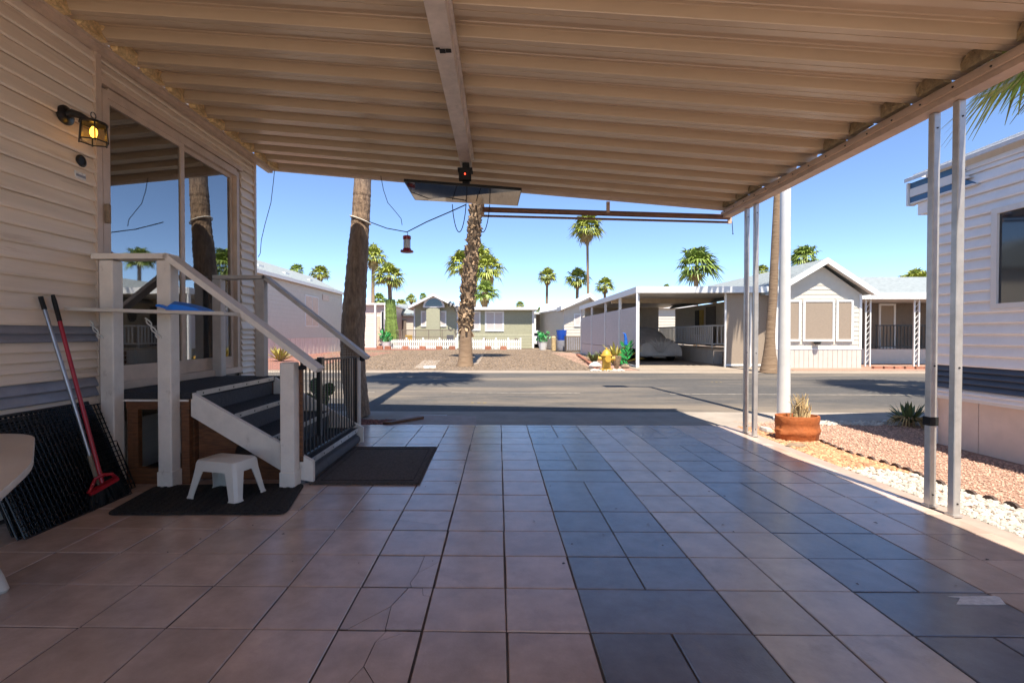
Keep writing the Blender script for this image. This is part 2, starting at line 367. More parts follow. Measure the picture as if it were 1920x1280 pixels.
for k in range(-13, -1):
    for x0, x1 in zip(XL + [.637, .937, 1.228, 1.516, 1.8, 2.08, 2.357], XL[1:] + [.637, .937, 1.228, 1.516, 1.8, 2.08, 2.357, 2.63]):
        b.box(x0+GAP, x1-GAP, ROW(k)+GAP, ROW(k+1)-GAP, -.008, -.0005)
b.build('tile_field', 'tile_pink', patio, kind='stuff')
random.seed(17); b = MB()
for i in range(60):
    x, y, a, l = random.uniform(-2.2, 2.6), random.uniform(1.5, 5.7), random.uniform(0, 6.3), random.uniform(.004, .014)
    u = Vector((math.cos(a), math.sin(a), 0))*l; v_ = Vector((-math.sin(a), math.cos(a), 0))*l*.45; c0 = Vector((x, y, .003))
    b.add([c0-u, c0-v_+Vector((0,0,.003)), c0+u, c0+v_], [(0,1,2,3)])
b.build('floor_debris', 'edging', label='tiny dry leaf flecks scattered over the patio tiles', cat='debris', kind='stuff')
# paint strip on the blue tile
g = [G(1777, 1118), G(1865, 1117), G(1886, 1133), G(1793, 1133)]
bb = MB(); bb.prism([(g[0].x, g[0].y, .001), (g[0].x+.04, g[0].y-.012, .001), (g[3].x, g[3].y, .001), (g[2].x-.06, g[2].y-.004, .001), (g[2].x, g[2].y, .001), (g[1].x+.01, g[1].y-.01, .001), (g[1].x, g[1].y, .001)][::-1], (0,0,.001))
bb.build('torn_paper', 'paper', label='torn strip of white paper stuck to a blue floor tile', cat='paper')
# ================================================================ OWN TRAILER (left wall)
WX = -2.92
tr = thing('park_trailer', (-4.5, 2.0, 0), 'long tan trailer home with ribbed siding and sliding glass door, left of the patio', 'trailer')
PROF = [(0,.006),(.022,-.004),(.027,.008),(.022,.030),(.006,.078),(.0,.100),(.020,.094),(.026,.107),(.021,.130),(.005,.180),(0,.199)]
def board(parent, m, X, sgn, y0, y1, z0, z1, name='siding_board'):
    b = MB(); k = (z1-z0)/.2
    r = [[(X + sgn*o, y, z0 + z*k) for o, z in PROF] + [(X - sgn*.02, y, z1), (X - sgn*.02, y, z0)] for y in (y0, y1)]
    b.loft(r); return b.build(name, m, parent)
ST = {5: 'stripe_grey'}
D0, D1, DZ0, DZ1 = 3.50, 5.36, .74, 2.90
LV = [(.42, .54, 0), (.54, .66, 0), (.66, .80, 1), (.80, .925, 0), (.925, 1.05, 0), (1.05, 1.16, 1)] + [(1.16+.2*i, 1.36+.2*i, 0) for i in range(10)] + [(3.16, 3.21, 0)]
for z0, z1, st in LV:
    m = 'stripe_grey' if st else 'siding'
    board(tr, m, WX, 1, -2.5, D0-.06, z0, z1)
    if z1 < 3.2: board(tr, 'siding', WX, 1, D1+.05, 5.69, z0, min(z1, 2.969))
for z in (2.97, 3.09): board(tr, 'siding', WX, 1, D0-.01, 5.69, z, z+.12)
boxo('skirting', 'siding', tr, WX-.06, WX-.03, -2.5, 5.7, 0, .42)
b = MB(); b.box(-6.3, -4.66, 5.69, 5.715, 0, 3.2); b.box(-3.80, WX-.022, 5.69, 5.715, 0, 3.2); b.box(-4.66, -3.80, 5.69, 5.715, 0, 1.15); b.box(-4.66, -3.80, 5.69, 5.715, 2.80, 3.2)
b.box(-6.3, -6.27, -2.5, 5.69, 0, 3.2); b.box(-6.3, WX-.022, -2.5, -2.47, 0, 3.2); b.build('end_wall', 'siding', tr)
ew = MB(); ew.box(-4.72, -4.655, 5.66, 5.74, 1.10, 2.86); ew.box(-3.805, -3.74, 5.66, 5.74, 1.10, 2.86); ew.box(-4.655, -3.805, 5.66, 5.74, 2.795, 2.86); ew.box(-4.655, -3.805, 5.66, 5.74, 1.10, 1.155)
ew = ew.build('end_window', 'white_trim', tr)
boxo('pane', 'clear_glass', ew, -4.655, -3.805, 5.70, 5.705, 1.155, 2.795)
b = MB()
for i in range(52):
    zz = 1.17 + i*.031; b.box(-4.65, -3.81, 5.645, 5.665, zz, zz+.004)
b.build('blinds', 'blind', ew, kind='stuff')
b = MB(); b.box(-6.4, WX-.03, -2.6, 5.75, 3.2, 3.3); b.build('roof', 'white_trim', tr)
b = MB(); b.box(-6.2, WX-.05, -2.4, 5.6, .6, .7); b.box(-5.4, -5.35, -2.4, 5.6, .7, 3.19); b.build('interior_shell', 'interior', tr)
for y0, y1, nm in ((D0-.06, D0-.01, 'corner_trim'), (5.69, 5.735, 'corner_trim')):
    boxo(nm, 'trim_tan', tr, WX-.02, WX+.03, y0, y1, .40, 3.2)
boxo('drip_rail', 'trim_tan', tr, WX-.01, WX+.035, D0-.01, D1+.06, DZ1+.03, DZ1+.07)
# sliding door
door = MB()
door.box(WX-.04, WX+.025, D0, D0+.05, DZ0, DZ1); door.box(WX-.04, WX+.025, D1-.05, D1, DZ0, DZ1)
door.box(WX-.04, WX+.025, D0+.05, D1-.05, DZ1-.05, DZ1+.02); door.box(WX-.04, WX+.045, D0, D1, DZ0-.06, DZ0)
door = door.build('sliding_door', 'trim_tan', tr)
YM = 4.40
for y0, y1, x in ((D0+.05, YM+.03, WX-.01), (YM-.03, D1-.05, WX-.045)):
    s_ = MB(); t = .05
    s_.box(x, x+.028, y0, y0+t*.5, DZ0, DZ1-.05); s_.box(x, x+.028, y1-t, y1, DZ0, DZ1-.05); s_.box(x, x+.028, y0+t*.5, y1-t, DZ0, DZ0+.12); s_.box(x, x+.028, y0+t*.5, y1-t, DZ1-.09, DZ1-.05)
    s_.build('sash', 'trim_tan', door)
    p_ = MB(); p_.box(x+.011, x+.016, y0+t*.5, y1-t, DZ0+.12, DZ1-.09); p_.build('pane', 'door_glass', door)
b = MB(); b.cbox(WX+.02, WX+.06, D0+.005, D0+.035, 1.92, 2.06, .008); b.build('latch', 'stone_tan', door)
# screened side window between door and corner
# small fixtures on the wall
p = PX(151, 302, WX+.02); b = MB(); b.lathe((0,0,0), [(.040,0),(.042,.008),(.030,.014),(.028,.008),(.010,.008)], 20)
for v in b.v: v.x, v.z = v.z, v.x
for v in b.v: v += p
b.build('round_plaque', 'black_metal', label='small round dark medallion on the tan siding below the lantern', cat='plaque')
p = PX(151, 330, WX+.022); b = MB(); b.box(p.x-.006, p.x+.004, p.y-.045, p.y+.04, p.z-.028, p.z+.024)
st = b.build('sticker', 'paper', label='small white sticker with grey bars below the round medallion', cat='sticker')
b = MB(); b.box(p.x+.0045, p.x+.006, p.y-.04, p.y+.035, p.z-.010, p.z+.006); b.build('printed_bar', 'stripe_grey', st)
# lantern
p = PX(122, 222, WX+.02); LB = Vector((WX+.17, p.y+.05, p.z-.07)); LS = .82
lan = thing('wall_lantern', (LB.x, LB.y, LB.z-.1), 'black metal wall lantern with lit amber bulb beside the sliding door', 'lantern')
b = MB(); b.lathe((0,0,0), [(.062,0),(.064,.015),(.045,.028),(.02,.034)], 18)
for v in b.v: v.x, v.z = v.z, v.x
for v in b.v: v += Vector((WX+.014, p.y, p.z+.02))
b.build('backplate', 'black_metal', lan, smooth=True)
b = MB(); b.tube([(WX+.03, p.y, p.z+.02), (WX+.07, p.y, p.z+.035), (WX+.12, p.y+.01, p.z+.02), (WX+.17, p.y+.015, p.z-.01), (LB.x, LB.y, LB.z+.08)], [.026, .026, .022, .018, .012], 10); b.build('arm', 'black_metal', lan, smooth=True)
def sc_lan(b):
    for v in b.v: v -= LB; v *= LS; v += LB
b = MB()
for a in range(6):
    t = R(a*60+15); t2 = R(a*60+75)
    A = Vector((math.cos(t)*.092, math.sin(t)*.092, 0)); B_ = Vector((math.cos(t)*.105, math.sin(t)*.105, 0)); A2 = Vector((math.cos(t2)*.092, math.sin(t2)*.092, 0)); B2 = Vector((math.cos(t2)*.105, math.sin(t2)*.105, 0))
    b.tube([LB+A+Vector((0,0,.06)), LB+B_+Vector((0,0,-.095))], .0055, 6); b.tube([LB+B_+Vector((0,0,-.085)), LB+B2+Vector((0,0,-.085))], .0055, 6); b.tube([LB+A+Vector((0,0,.06)), LB+A2+Vector((0,0,.06))], .006, 6)
sc_lan(b); b.build('cage', 'black_metal', lan)
b = MB(); b.lathe(LB, [(.10,.06),(.098,.072),(.05,.085),(.035,.10),(.012,.105)], 12); sc_lan(b); b.build('cap', 'black_metal', lan, smooth=True)
b = MB(); b.tube([LB+Vector((0, .026*math.cos(t), .133+.026*math.sin(t))) for t in [R(i*30) for i in range(13)]], .0035, 6); sc_lan(b); b.build('ring', 'black_metal', lan)
b = MB(); b.lathe(LB, [(.096,-.083),(.087,.058)], 6); b.f = b.f[:6]; sc_lan(b); b.build('lantern_glass', 'amber_glass', lan)
b = MB(); b.lathe(LB, [(.006,-.05),(.02,-.04),(.028,-.01),(.024,.015),(.012,.04)], 12); sc_lan(b); b.build('bulb', 'bulb', lan, smooth=True)
# ================================================================ CARPORT
cp = thing('carport', (0, 3, 0), 'tan ribbed metal carport roof on white posts over the tiled patio', 'carport')
KS = .046
RZ = lambda x: 2.61 + .106*(2.76 - x)
XR, XW = 2.80, -2.895
PIT = .295
ys = [5.80 - PIT*i for i in range(0, 25)]  # unseen rear end cut short so sun reaches the tiles behind the camera
PP = [(0,0),(.043,0),(.044,.014),(.048,.014),(.049,0),(.098,.0),(.103,.004),(.110,.066),(.116,.070),(.150,.070),(.154,.064),(.160,.064),(.164,.070),(.245,.070),(.249,.064),(.255,.064),(.259,.070),(.280,.070),(.286,.066),(.292,.004),(.295,0)]
def roof_panel(y):
    b = MB(); rs = []
    for x in (XR, 1.0, -1.0, XW):
        sh = KS*(2.76 - x)
        rs.append([(x, y - PIT + o + sh, RZ(x) + h) for o, h in PP] + [(x, y + sh - .001, RZ(x)+.088), (x, y - PIT + sh+.001, RZ(x)+.088)])
    b.loft(rs); b.build('roof_panel', 'ceiling', cp)
for y in ys: roof_panel(y)
boxo('eave_beam', 'rail_tan', cp, 2.69, 2.79, -1.62, 5.86, 2.50, 2.595)
boxo('eave_lip', 'rail_tan', cp, 2.665, 2.688, -1.62, 5.86, 2.535, 2.565)
b = MB()
for i in range(34):
    yy = -1.5 + i*.22; b.lathe((0,0,0), [(.007,0),(.005,.005)], 6)
    for v in b.v[-12:]: v.x, v.z = 2.664 - v.z, 2.55 + v.x; v.y += yy
b.build('screw_row', 'black_metal', cp, kind='stuff')
b = MB(); b.box(XW-.01, XW+.05, -1.4, 6.06, 3.13, 3.185); b.box(XW+.05, XW+.075, -1.4, 6.06, 3.165, 3.18); b.build('wall_rail', 'trim_tan', cp)
for i, y in enumerate(ys):                                  # closures of yellow foam in the raised ribs
    if 5 <= y or y < 1.2: k_ = 0
    if i not in (3, 4, 5):
        b = MB(); yc = y - PIT + .198
        pr = [(yc-.095, -.015), (yc+.095, -.015), (yc+.088, .03), (yc+.07+random.uniform(-.01,.01), .062), (yc+.02, .072), (yc-.055+random.uniform(-.01,.01), .068), (yc-.088, .04)]
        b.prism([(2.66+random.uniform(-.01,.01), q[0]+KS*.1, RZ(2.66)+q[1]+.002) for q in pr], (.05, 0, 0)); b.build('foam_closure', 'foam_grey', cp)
    b = MB(); yc = y - PIT + .198 + KS*(2.76 - XW)
    pr = [(yc-.10, -.03), (yc+.10, -.03), (yc+.093, .04), (yc+.075, .068), (yc+.01, .074), (yc-.07, .071), (yc-.096, .055)]
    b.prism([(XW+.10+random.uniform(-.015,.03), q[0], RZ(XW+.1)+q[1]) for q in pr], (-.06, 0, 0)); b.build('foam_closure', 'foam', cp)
# fascia at the street end
b = MB()
for a, c in (((XW, 6.065), (2.80, 5.81)),):
    b.prism([(a[0], a[1], RZ(a[0])-.035), (c[0], c[1], RZ(c[0])-.035), (c[0], c[1], RZ(c[0])+.085), (a[0], a[1], RZ(a[0])+.085)], (0, .05, 0))
b.build('front_fascia', 'trim_tan', cp)
# centre beam
b = MB(); BX = -.33; zb = RZ(BX)
b.box(BX-.055, BX+.055, -1.5, 5.0, zb-.135, zb-.128); b.box(BX-.055, BX-.05, -1.5, 5.0, zb-.128, zb-.008); b.box(BX+.05, BX+.055, -1.5, 5.0, zb-.128, zb-.008); b.box(BX+.056, BX+.075, -1.5, 5.0, zb-.04, zb-.014)
bm_ = b.build('centre_beam', 'beam_metal', cp)
q = G(828, 92, zb-.136); b = MB(); b.box(BX-.045, BX-.02, q.y-.012, q.y+.002, zb-.14, zb-.1352); b.box(BX-.025, BX+.01, q.y, q.y+.04, zb-.14, zb-.1352); b.box(BX+.012, BX+.045, q.y, q.y+.035, zb-.14, zb-.1352); b.build('tape_scrap', 'black_matte', bm_)
def post(y):
    b = MB(); b.cbox(2.742, 2.786, y-.022, y+.022, 0, 2.498, .004); o = b.build('post', 'alu', cp)
    for zz in (.08, .9, 2.40):
        b = MB(); b.lathe((0,0,0), [(.006,0),(.005,.005)], 8)
        for v in b.v: v.x, v.z, v.y = v.x + 2.764, zz + v.y, y - .0215 - v.z
        b.build('screw', 'black_metal', o)
    b = MB(); b.box(2.736, 2.792, y-.030, y+.030, 0, .012); b.build('foot_plate', 'alu', o)
    return o
pn = post(3.13); post(2.965); post(5.44); post(5.25)
b = MB(); b.box(2.737, 2.791, 3.13-.027, 3.13+.027, .52, .575); b.build('tape_band', 'black_matte', pn, label='black tape wrapped round the post')
# TV folded up under the roof, its mount and cables
TVc = Vector((-.335, 4.92, 0))
tv = thing('television', (TVc.x, TVc.y, 2.5), 'flat black television folded face-down under the carport beam', 'television')
A = P(757, 340, 4.60); B_ = P(978, 357, 4.60); C_ = P(971, 386, 5.22); D_ = P(778, 375, 5.22)
up = Vector((.07, .1, 1)).normalized()
b = MB(); b.loft([[A, B_, C_, D_], [p + up*.025 for p in (A, B_, C_, D_)]]); b.build('casing', 'black_metal', tv)
ins = lambda p, c, k=.985: c + (p-c)*k
cc = (A+B_+C_+D_)/4
b = MB(); b.loft([[ins(p, cc) - up*.003 for p in (A, B_, C_, D_)], [ins(p, cc) - up*.0005 for p in (A, B_, C_, D_)]]); b.build('screen', 'screen_black', tv)
b = MB(); b.loft([[ins(p, cc, .85) + up*.026 for p in (A, B_, C_, D_)], [ins(p, cc, .6) + up*.06 for p in (A, B_, C_, D_)]]); b.build('back_hump', 'black_matte', tv)
b = MB(); b.box(BX-.03, BX+.035, 4.80, 4.95, cc.z+.06, zb-.137); b.box(BX-.06, BX+.06, 4.74, 4.795, cc.z+.10, cc.z+.20); b.box(BX-.075, BX+.07, 4.76, 4.90, cc.z+.205, cc.z+.225); b.build('mount', 'black_matte', tv)
b = MB(); b.lathe((BX-.0, 4.737, cc.z+.155), [(.002,-.008),(.007,-.004),(.007,.004),(.002,.008)], 8); b.build('led', 'led', tv)
def loop(p0, p1, dip, n=16):
    return [p0.lerp(p1, i/n) + Vector((0, 0, -dip*(1-(2*i/n-1)**2)**.75)) for i in range(n+1)]
for (x0, x1, y0, dip) in ((848, 874, 383, .30), (893, 918, 385, .29)):
    b = MB(); b.tube(loop(P(x0, y0, 5.2), P(x1, y0-1, 5.2), dip), .005, 6); b.build('cable', 'wire', tv)
# rolled sun shade at the street edge
sh = thing('rolled_sunshade', (1.3, 5.95, 2.5), 'rolled brown sunshade hung below the street edge of the carport roof', 'sunshade')
a, c = P(905, 393, 5.96), P(1368, 407, 5.96)
b = MB(); b.tube([a, c], .033, 12); b.build('roller', 'brown_metal', sh, smooth=True)
b = MB(); b.bar(a+Vector((0,.01,-.075)), c+Vector((0,.01,-.062)), .03, .022); b.build('hem_bar', 'brown_metal', sh)
for e0_, e1_ in ((c+Vector((.0,0,.06)), c+Vector((.0,0,-.08))), (a+Vector((0,0,.09)), a+Vector((0,0,-.09))), (P(1140,400,5.94)+Vector((0,0,.14)), P(1140,400,5.94))):
    b = MB(); b.bar(e0_, e1_, .025, .04, (1,0,0)); b.build('bracket', 'rail_tan', sh)
b = MB(); e = c+Vector((.03,0,-.05)); b.tube([e, e+Vector((.01,0,-.14)), e+Vector((.012,0,-.16))], [.004,.004,.008], 6); b.build('crank_hook', 'black_metal', sh)
# wires under the roof
def wire(pts, label, m='wire', r=.004, name='hanging_wire'):
    b = MB(); b.tube(pts, r, 6); return b.build(name, m, label=label, cat='wire')
wire([P(515, 316, 6.08), P(513, 338, 6.1), P(508, 380, 6.1), P(497, 420, 6.1), P(490, 450, 6.1), P(488, 475, 6.1), P(484, 482, 6.1)], 'thin wire hanging from the roof corner beside the trailer')
wire([P(714, 330, 5.97), P(719, 356, 5.97), P(727, 380, 5.97), P(740, 395, 5.97), P(752, 410, 5.97), P(754, 422, 5.97)], 'short loose wire hanging from the roof edge above the bird feeder')
fe = P(763, 435, 5.75)
tl = Vector((-1.50, 6.05, fe.z+.17))
pl = [P(690, 415, 6.0), P(725, 428, 5.88), fe]; pr_ = [fe, P(800, 416, 5.6), P(842, 398, 5.35), P(873, 384, 5.2)]
wire(pl + pr_[1:], 'dark line strung from the palm trunk to the television carrying the bird feeder', r=.006, name='hanging_line')
fd = thing('bird_feeder', fe - Vector((0,0,.26)), 'red and clear hummingbird feeder hanging from a dark line', 'bird feeder')
f0 = fe - Vector((0,0,.245))
b = MB(); b.lathe(f0, [(.02,-.005),(.075,.004),(.08,.014),(.055,.03),(.045,.05)], 16); b.build('base', 'feeder_red', fd, smooth=True)
b = MB(); b.lathe(f0, [(.040,.048),(.042,.06),(.042,.16),(.040,.165)], 16); b.build('bottle', 'clear_glass', fd, smooth=True)
b = MB(); b.lathe(f0, [(.036,.05),(.036,.155)], 14); b.build('nectar', 'blind', fd)
b = MB(); b.lathe(f0, [(.047,.158),(.049,.165),(.049,.195),(.04,.20)], 16); b.build('cap', 'feeder_red', fd, smooth=True)
b = MB(); b.tube([f0+Vector((0,0,.198)), f0+Vector((.012,0,.22)), fe], .004, 6); b.build('hook', 'wire', fd)
for i in range(4):
    t = i*1.57+.5; b = MB(); b.lathe(f0+Vector((math.cos(t)*.066, math.sin(t)*.066, .012)), [(.012,0),(.014,.01),(.004,.02)], 8); b.build('port', 'feeder_red', fd)

# ================================================================ ENTRY STAIRS
stp = thing('entry_stairs', (-2.1, 4.1, 0), 'white wooden entry stairs with carpeted steps up to the sliding door', 'stairs')
Y0, Y1, LZ = 3.50, 4.93, .676
NX = [-2.25, -1.965, -1.685, -1.405]
SZ = [LZ, .507, .338, .169]
boxo('landing', 'carpet', stp, WX+.05, NX[0], Y0+.0, Y1, LZ-.05, LZ)
for i in range(1, 4): boxo('tread', 'carpet', stp, NX[i-1]-.02, NX[i], Y0+.04, Y1-.15, SZ[i]-.035, SZ[i])
for i in range(4):
    zb_ = SZ[i+1] if i < 3 else 0
    boxo('riser', 'carpet_rib', stp, NX[i]-.03, NX[i]-.012, Y0+.04, Y1-.15, zb_+.001, SZ[i]-.036)
    boxo('nosing', 'alu', stp, NX[i]+.001, NX[i]+.008, Y0+.045, Y1-.16, SZ[i]-.035, SZ[i]+.003)
    b = MB()
    for q in range(6):
        yy = Y0+.12+q*.21; b.box(NX[i]+.008, NX[i]+.0105, yy-.006, yy+.006, SZ[i]-.024, SZ[i]-.012)
    b.build('screw', 'black_metal', stp)
b = MB(); b.tube([(NX[3]-.01, Y0+.06, .06), (NX[3]-.01, Y1-.18, .06)], .045, 12); b.build('carpet_roll', 'carpet_rib', stp, smooth=True)
for y in (Y0-.0, Y1-.13):
    b = MB(); b.prism([(-2.26, y, .675), (-2.26, y, .50), (-1.50, y, .045), (-1.36, y, .02), (-1.36, y, .17), (-1.50, y, .245)], (0, .038, 0)); b.build('stringer', 'paint_white', stp)
def wpost(x, y, z0, z1, s_=.10, m='paint_white', name='post'):
    o = boxo(name, m, stp, x-s_/2, x+s_/2, y-s_/2, y+s_/2, z0, z1, .006); return o
FY = Y0 - .055
for x, z1 in ((-2.80, 1.63), (-2.385, 1.63), (-1.505, .90)):
    o = wpost(x, FY, 0, z1)
    boxo('post_base', 'paint_white', o, x-.056, x+.056, FY-.056, FY+.056, 0, .12, .005)
RY = Y1 - .04
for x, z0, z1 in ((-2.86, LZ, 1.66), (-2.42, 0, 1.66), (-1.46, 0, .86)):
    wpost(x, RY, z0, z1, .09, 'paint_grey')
RAILS = [((WX+.03, FY, 1.655), (-2.345, FY, 1.655)), ((-2.372, FY, 1.662), (-1.285, FY, .845))]
for a, c in RAILS: b = MB(); b.bar(a, c, .135, .038); b.build('handrail', 'paint_white', stp)
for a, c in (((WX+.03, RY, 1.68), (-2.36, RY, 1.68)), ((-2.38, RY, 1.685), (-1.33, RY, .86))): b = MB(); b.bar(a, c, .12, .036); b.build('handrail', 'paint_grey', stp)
# wire mesh below the rear rail
b = MB()
for i in range(34):
    x = -2.36 + i*.026; zt = min(1.05, 1.60 - (x+2.38)*.79)
    b.box(x, x+.0010, RY+.05, RY+.0512, max(.05, .62 - (x+2.3)*.6), zt)
for i in range(36):
    zz = .1 + i*.026; xe = min(-1.48, -2.38 + (1.60-zz)/.79); xs_ = max(-2.36, -2.3 + (.62-zz)/.6)
    if xe > xs_: b.box(xs_, xe, RY+.0515, RY+.0525, zz, zz+.0010)
b.build('wire_mesh', 'paint_white', stp, kind='stuff')
# woodwork below the landing
boxo('rim_board', 'raw_wood', stp, -2.74, -2.27, Y0-.005, Y0+.03, LZ-.125, LZ-.055)
boxo('rim_trim', 'paint_white', stp, -2.76, -2.27, Y0-.015, Y0-.006, LZ-.066, LZ-.052)
boxo('stud', 'raw_wood', stp, -2.735, -2.655, Y0, Y0+.04, .12, LZ-.126)
boxo('stud', 'raw_wood', stp, -2.335, -2.275, Y0, Y0+.04, .06, LZ-.126)
boxo('sole_plate', 'raw_wood', stp, -2.74, -2.27, Y0-.004, Y0+.04, 0.0, .118)
boxo('back_panel', 'raw_wood', stp, -2.30, -2.27, Y0+.05, Y1-.1, 0, LZ-.06)
boxo('side_panel', 'raw_wood', stp, -2.255, -1.55, Y0+.12, Y0+.14, 0.0, .16)
b = MB(); b.prism([(-2.255, Y0+.08, .02), (-2.05, Y0+.08, .02), (-1.95, Y0+.08, .30), (-2.255, Y0+.08, .48)], (0,.012,0)); b.build('plywood_panel', 'raw_wood', stp)
boxo('rear_board', 'black_matte', stp, -2.85, -2.3, Y1-.03, Y1-.01, 0, LZ-.06)
# shelf plank tied to the posts, and what lies on it
a0, a1 = P(121, 580, 3.24), P(430, 588, 3.24)
shf = thing('shelf', (a0.x+.5, 3.25, a1.z), 'narrow cream shelf plank fixed across the stair posts', 'shelf')
b = MB(); b.loft([[(WX+.02, 3.17, a0.z+.012), (WX+.02, 3.385, a0.z+.012), (WX+.02, 3.385, a0.z-.010), (WX+.02, 3.17, a0.z-.010)], [(a1.x, 3.17, a1.z+.010), (a1.x, 3.385, a1.z+.010), (a1.x, 3.385, a1.z-.012), (a1.x, 3.17, a1.z-.012)]]); b.build('plank', 'plastic_tan', shf)
for x in (-2.84, -2.42):
    b = MB(); zt = a1.z-.005
    for s_ in (0, 3.14):
        b.tube([(x+.02+i*.012-.10+.014*math.sin(i*1.1+s_), 3.38-.008*math.cos(i*1.1+s_), zt-.02-i*.018) for i in range(9)], .005, 6)
    b.build('bracket_rope', 'rope_white', shf)
scx = P(345, 575, 3.28); bz = a1.z + .014
dp = thing('dust_pan', (scx.x, 3.27, bz), 'blue plastic scoop lying on the shelf plank', 'scoop')
b = MB(); L0, L1 = P(318, 575, 3.28).x, P(393, 582, 3.28).x; n = 12
rings = []
for i in range(n+1):
    t = i/n; x = L0 + (L1-L0)*t; h = .078*(1-t)**.55*(.35+.65*min(1, t*4)) + .003; wd = .085*(math.sin(min(1, t*2.2+.25)*1.57))
    rings.append([(x, 3.27-wd, bz+.001), (x, 3.27-wd, bz+h*.7), (x, 3.27-wd*.5, bz+h), (x, 3.27+wd*.5, bz+h), (x, 3.27+wd, bz+h*.7), (x, 3.27+wd, bz+.001)])
b.loft(rings); b.build('pan', 'blue_plastic', dp, smooth=True)
b = MB(); hx = P(296, 568, 3.28).x; b.loft([[(x, 3.27-w_, z_), (x, 3.27+w_, z_), (x, 3.27+w_, z_+t_), (x, 3.27-w_, z_+t_)] for x, w_, z_, t_ in ((hx, .012, bz+.035, .016), (hx+.03, .02, bz+.033, .018), (hx+.07, .017, bz+.02, .016), (L0+.03, .03, bz+.005, .02))]); b.build('handle', 'blue_plastic', dp, smooth=True)
# pet gate across the foot of the steps
gt = thing('pet_gate', (-1.42, 4.15, .17), 'black metal pet gate with thin bars across the stair foot', 'gate')
GX = -1.44
ga, gb = FY+.06, RY-.05
b = MB(); b.bar((GX, ga, .905), (GX, gb, .875), .016, .018); b.bar((GX, ga, .195), (GX, gb, .195), .016, .016); b.bar((GX, ga, .19), (GX, ga, .91), .018, .018, (1,0,0)); b.bar((GX, gb, .19), (GX, gb, .88), .018, .018, (1,0,0)); b.build('gate_frame', 'black_metal', gt)
base = None
for i in range(1, 18):
    yy = ga + (gb-ga)*i/18
    b = MB(); b.tube([(GX, yy, .203), (GX, yy, .896-.03*i/18)], .006, 6); b.build('bar', 'black_metal', gt)
b = MB(); b.box(GX+.012, GX+.035, ga+.27, ga+.31, .30, .90); b.box(GX+.012, GX+.05, ga+.26, ga+.32, .86, .92); b.build('latch_bar', 'black_metal', gt)
for zz in (.84, .86):
    b = MB(); b.lathe((GX-.0, ga-.0, zz), [(.01,0),(.03,.006),(.03,.03),(.01,.036)], 10); b.build('pressure_cup', 'black_matte', gt); break
b = MB(); b.lathe((GX+.06, gb+.02, .86), [(.012,-.03),(.028,-.02),(.028,.03),(.012,.035)], 10); b.build('pressure_cup', 'black_matte', gt)
for y in (ga-.008, gb+.004): boxo('wood_jamb', 'raw_wood', gt, GX-.02, GX+.01, y-.008, y+.004, .17, .86)
# mats
m_ = [G(195, 966), G(535, 965), G(572, 908), G(292, 912)]
b = MB(); cx = sum((p for p in m_), Vector())/4
def rounded(pts, r, n=5):
    out = []
    for i, p in enumerate(pts):
        a = (pts[i-1]-p).normalized(); c = (pts[(i+1) % len(pts)]-p).normalized()
        for k in range(n+1):
            t = k/n; out.append(p + a*r*(1-t)**2 + c*r*t**2)
    return out
rp = rounded(m_, .07)
b.loft([[Vector((p.x, p.y, .0012)) for p in rp], [Vector((p.x, p.y, .009)) for p in rp], [Vector((cx.x+(p.x-cx.x)*.985, cx.y+(p.y-cx.y)*.985, .013)) for p in rp]])
dm = b.build('door_mat', 'mat_black', label='black ribbed mat with rounded corners under the white step stool', cat='mat')
b = MB()
e0, e1, e2, e3 = m_
for i in range(1, 22):
    t = i/22
    if True:
        a_ = e0.lerp(e1, t); c_ = e3.lerp(e2, t); b.bar(a_.lerp(c_, .06)+Vector((0,0,.0145)), a_.lerp(c_, .94)+Vector((0,0,.0145)), .022, .006)
b.build('rib', 'mat_black', dm, kind='stuff')
rg = [G(580, 909), G(787, 909), G(819, 839), G(664, 839)]
b = MB(); b.prism([Vector((p.x, p.y, .0012)) for p in rg], (0,0,.008)); rug = b.build('door_mat', 'mat_brown', label='flat dark brown mat lying at the foot of the carpeted steps', cat='mat')
cx = sum((p for p in rg), Vector())/4
b = MB()
for k0, k1 in ((.99, .955), (.86, .84)):
    for i in range(4):
        A_, B2 = rg[i], rg[(i+1) % 4]; q = [cx+(A_-cx)*k0, cx+(B2-cx)*k0, cx+(B2-cx)*k1, cx+(A_-cx)*k1]
        b.prism([Vector((p.x, p.y, .0095)) for p in q], (0,0,.003))
b.build('border', 'mat_edge', rug)
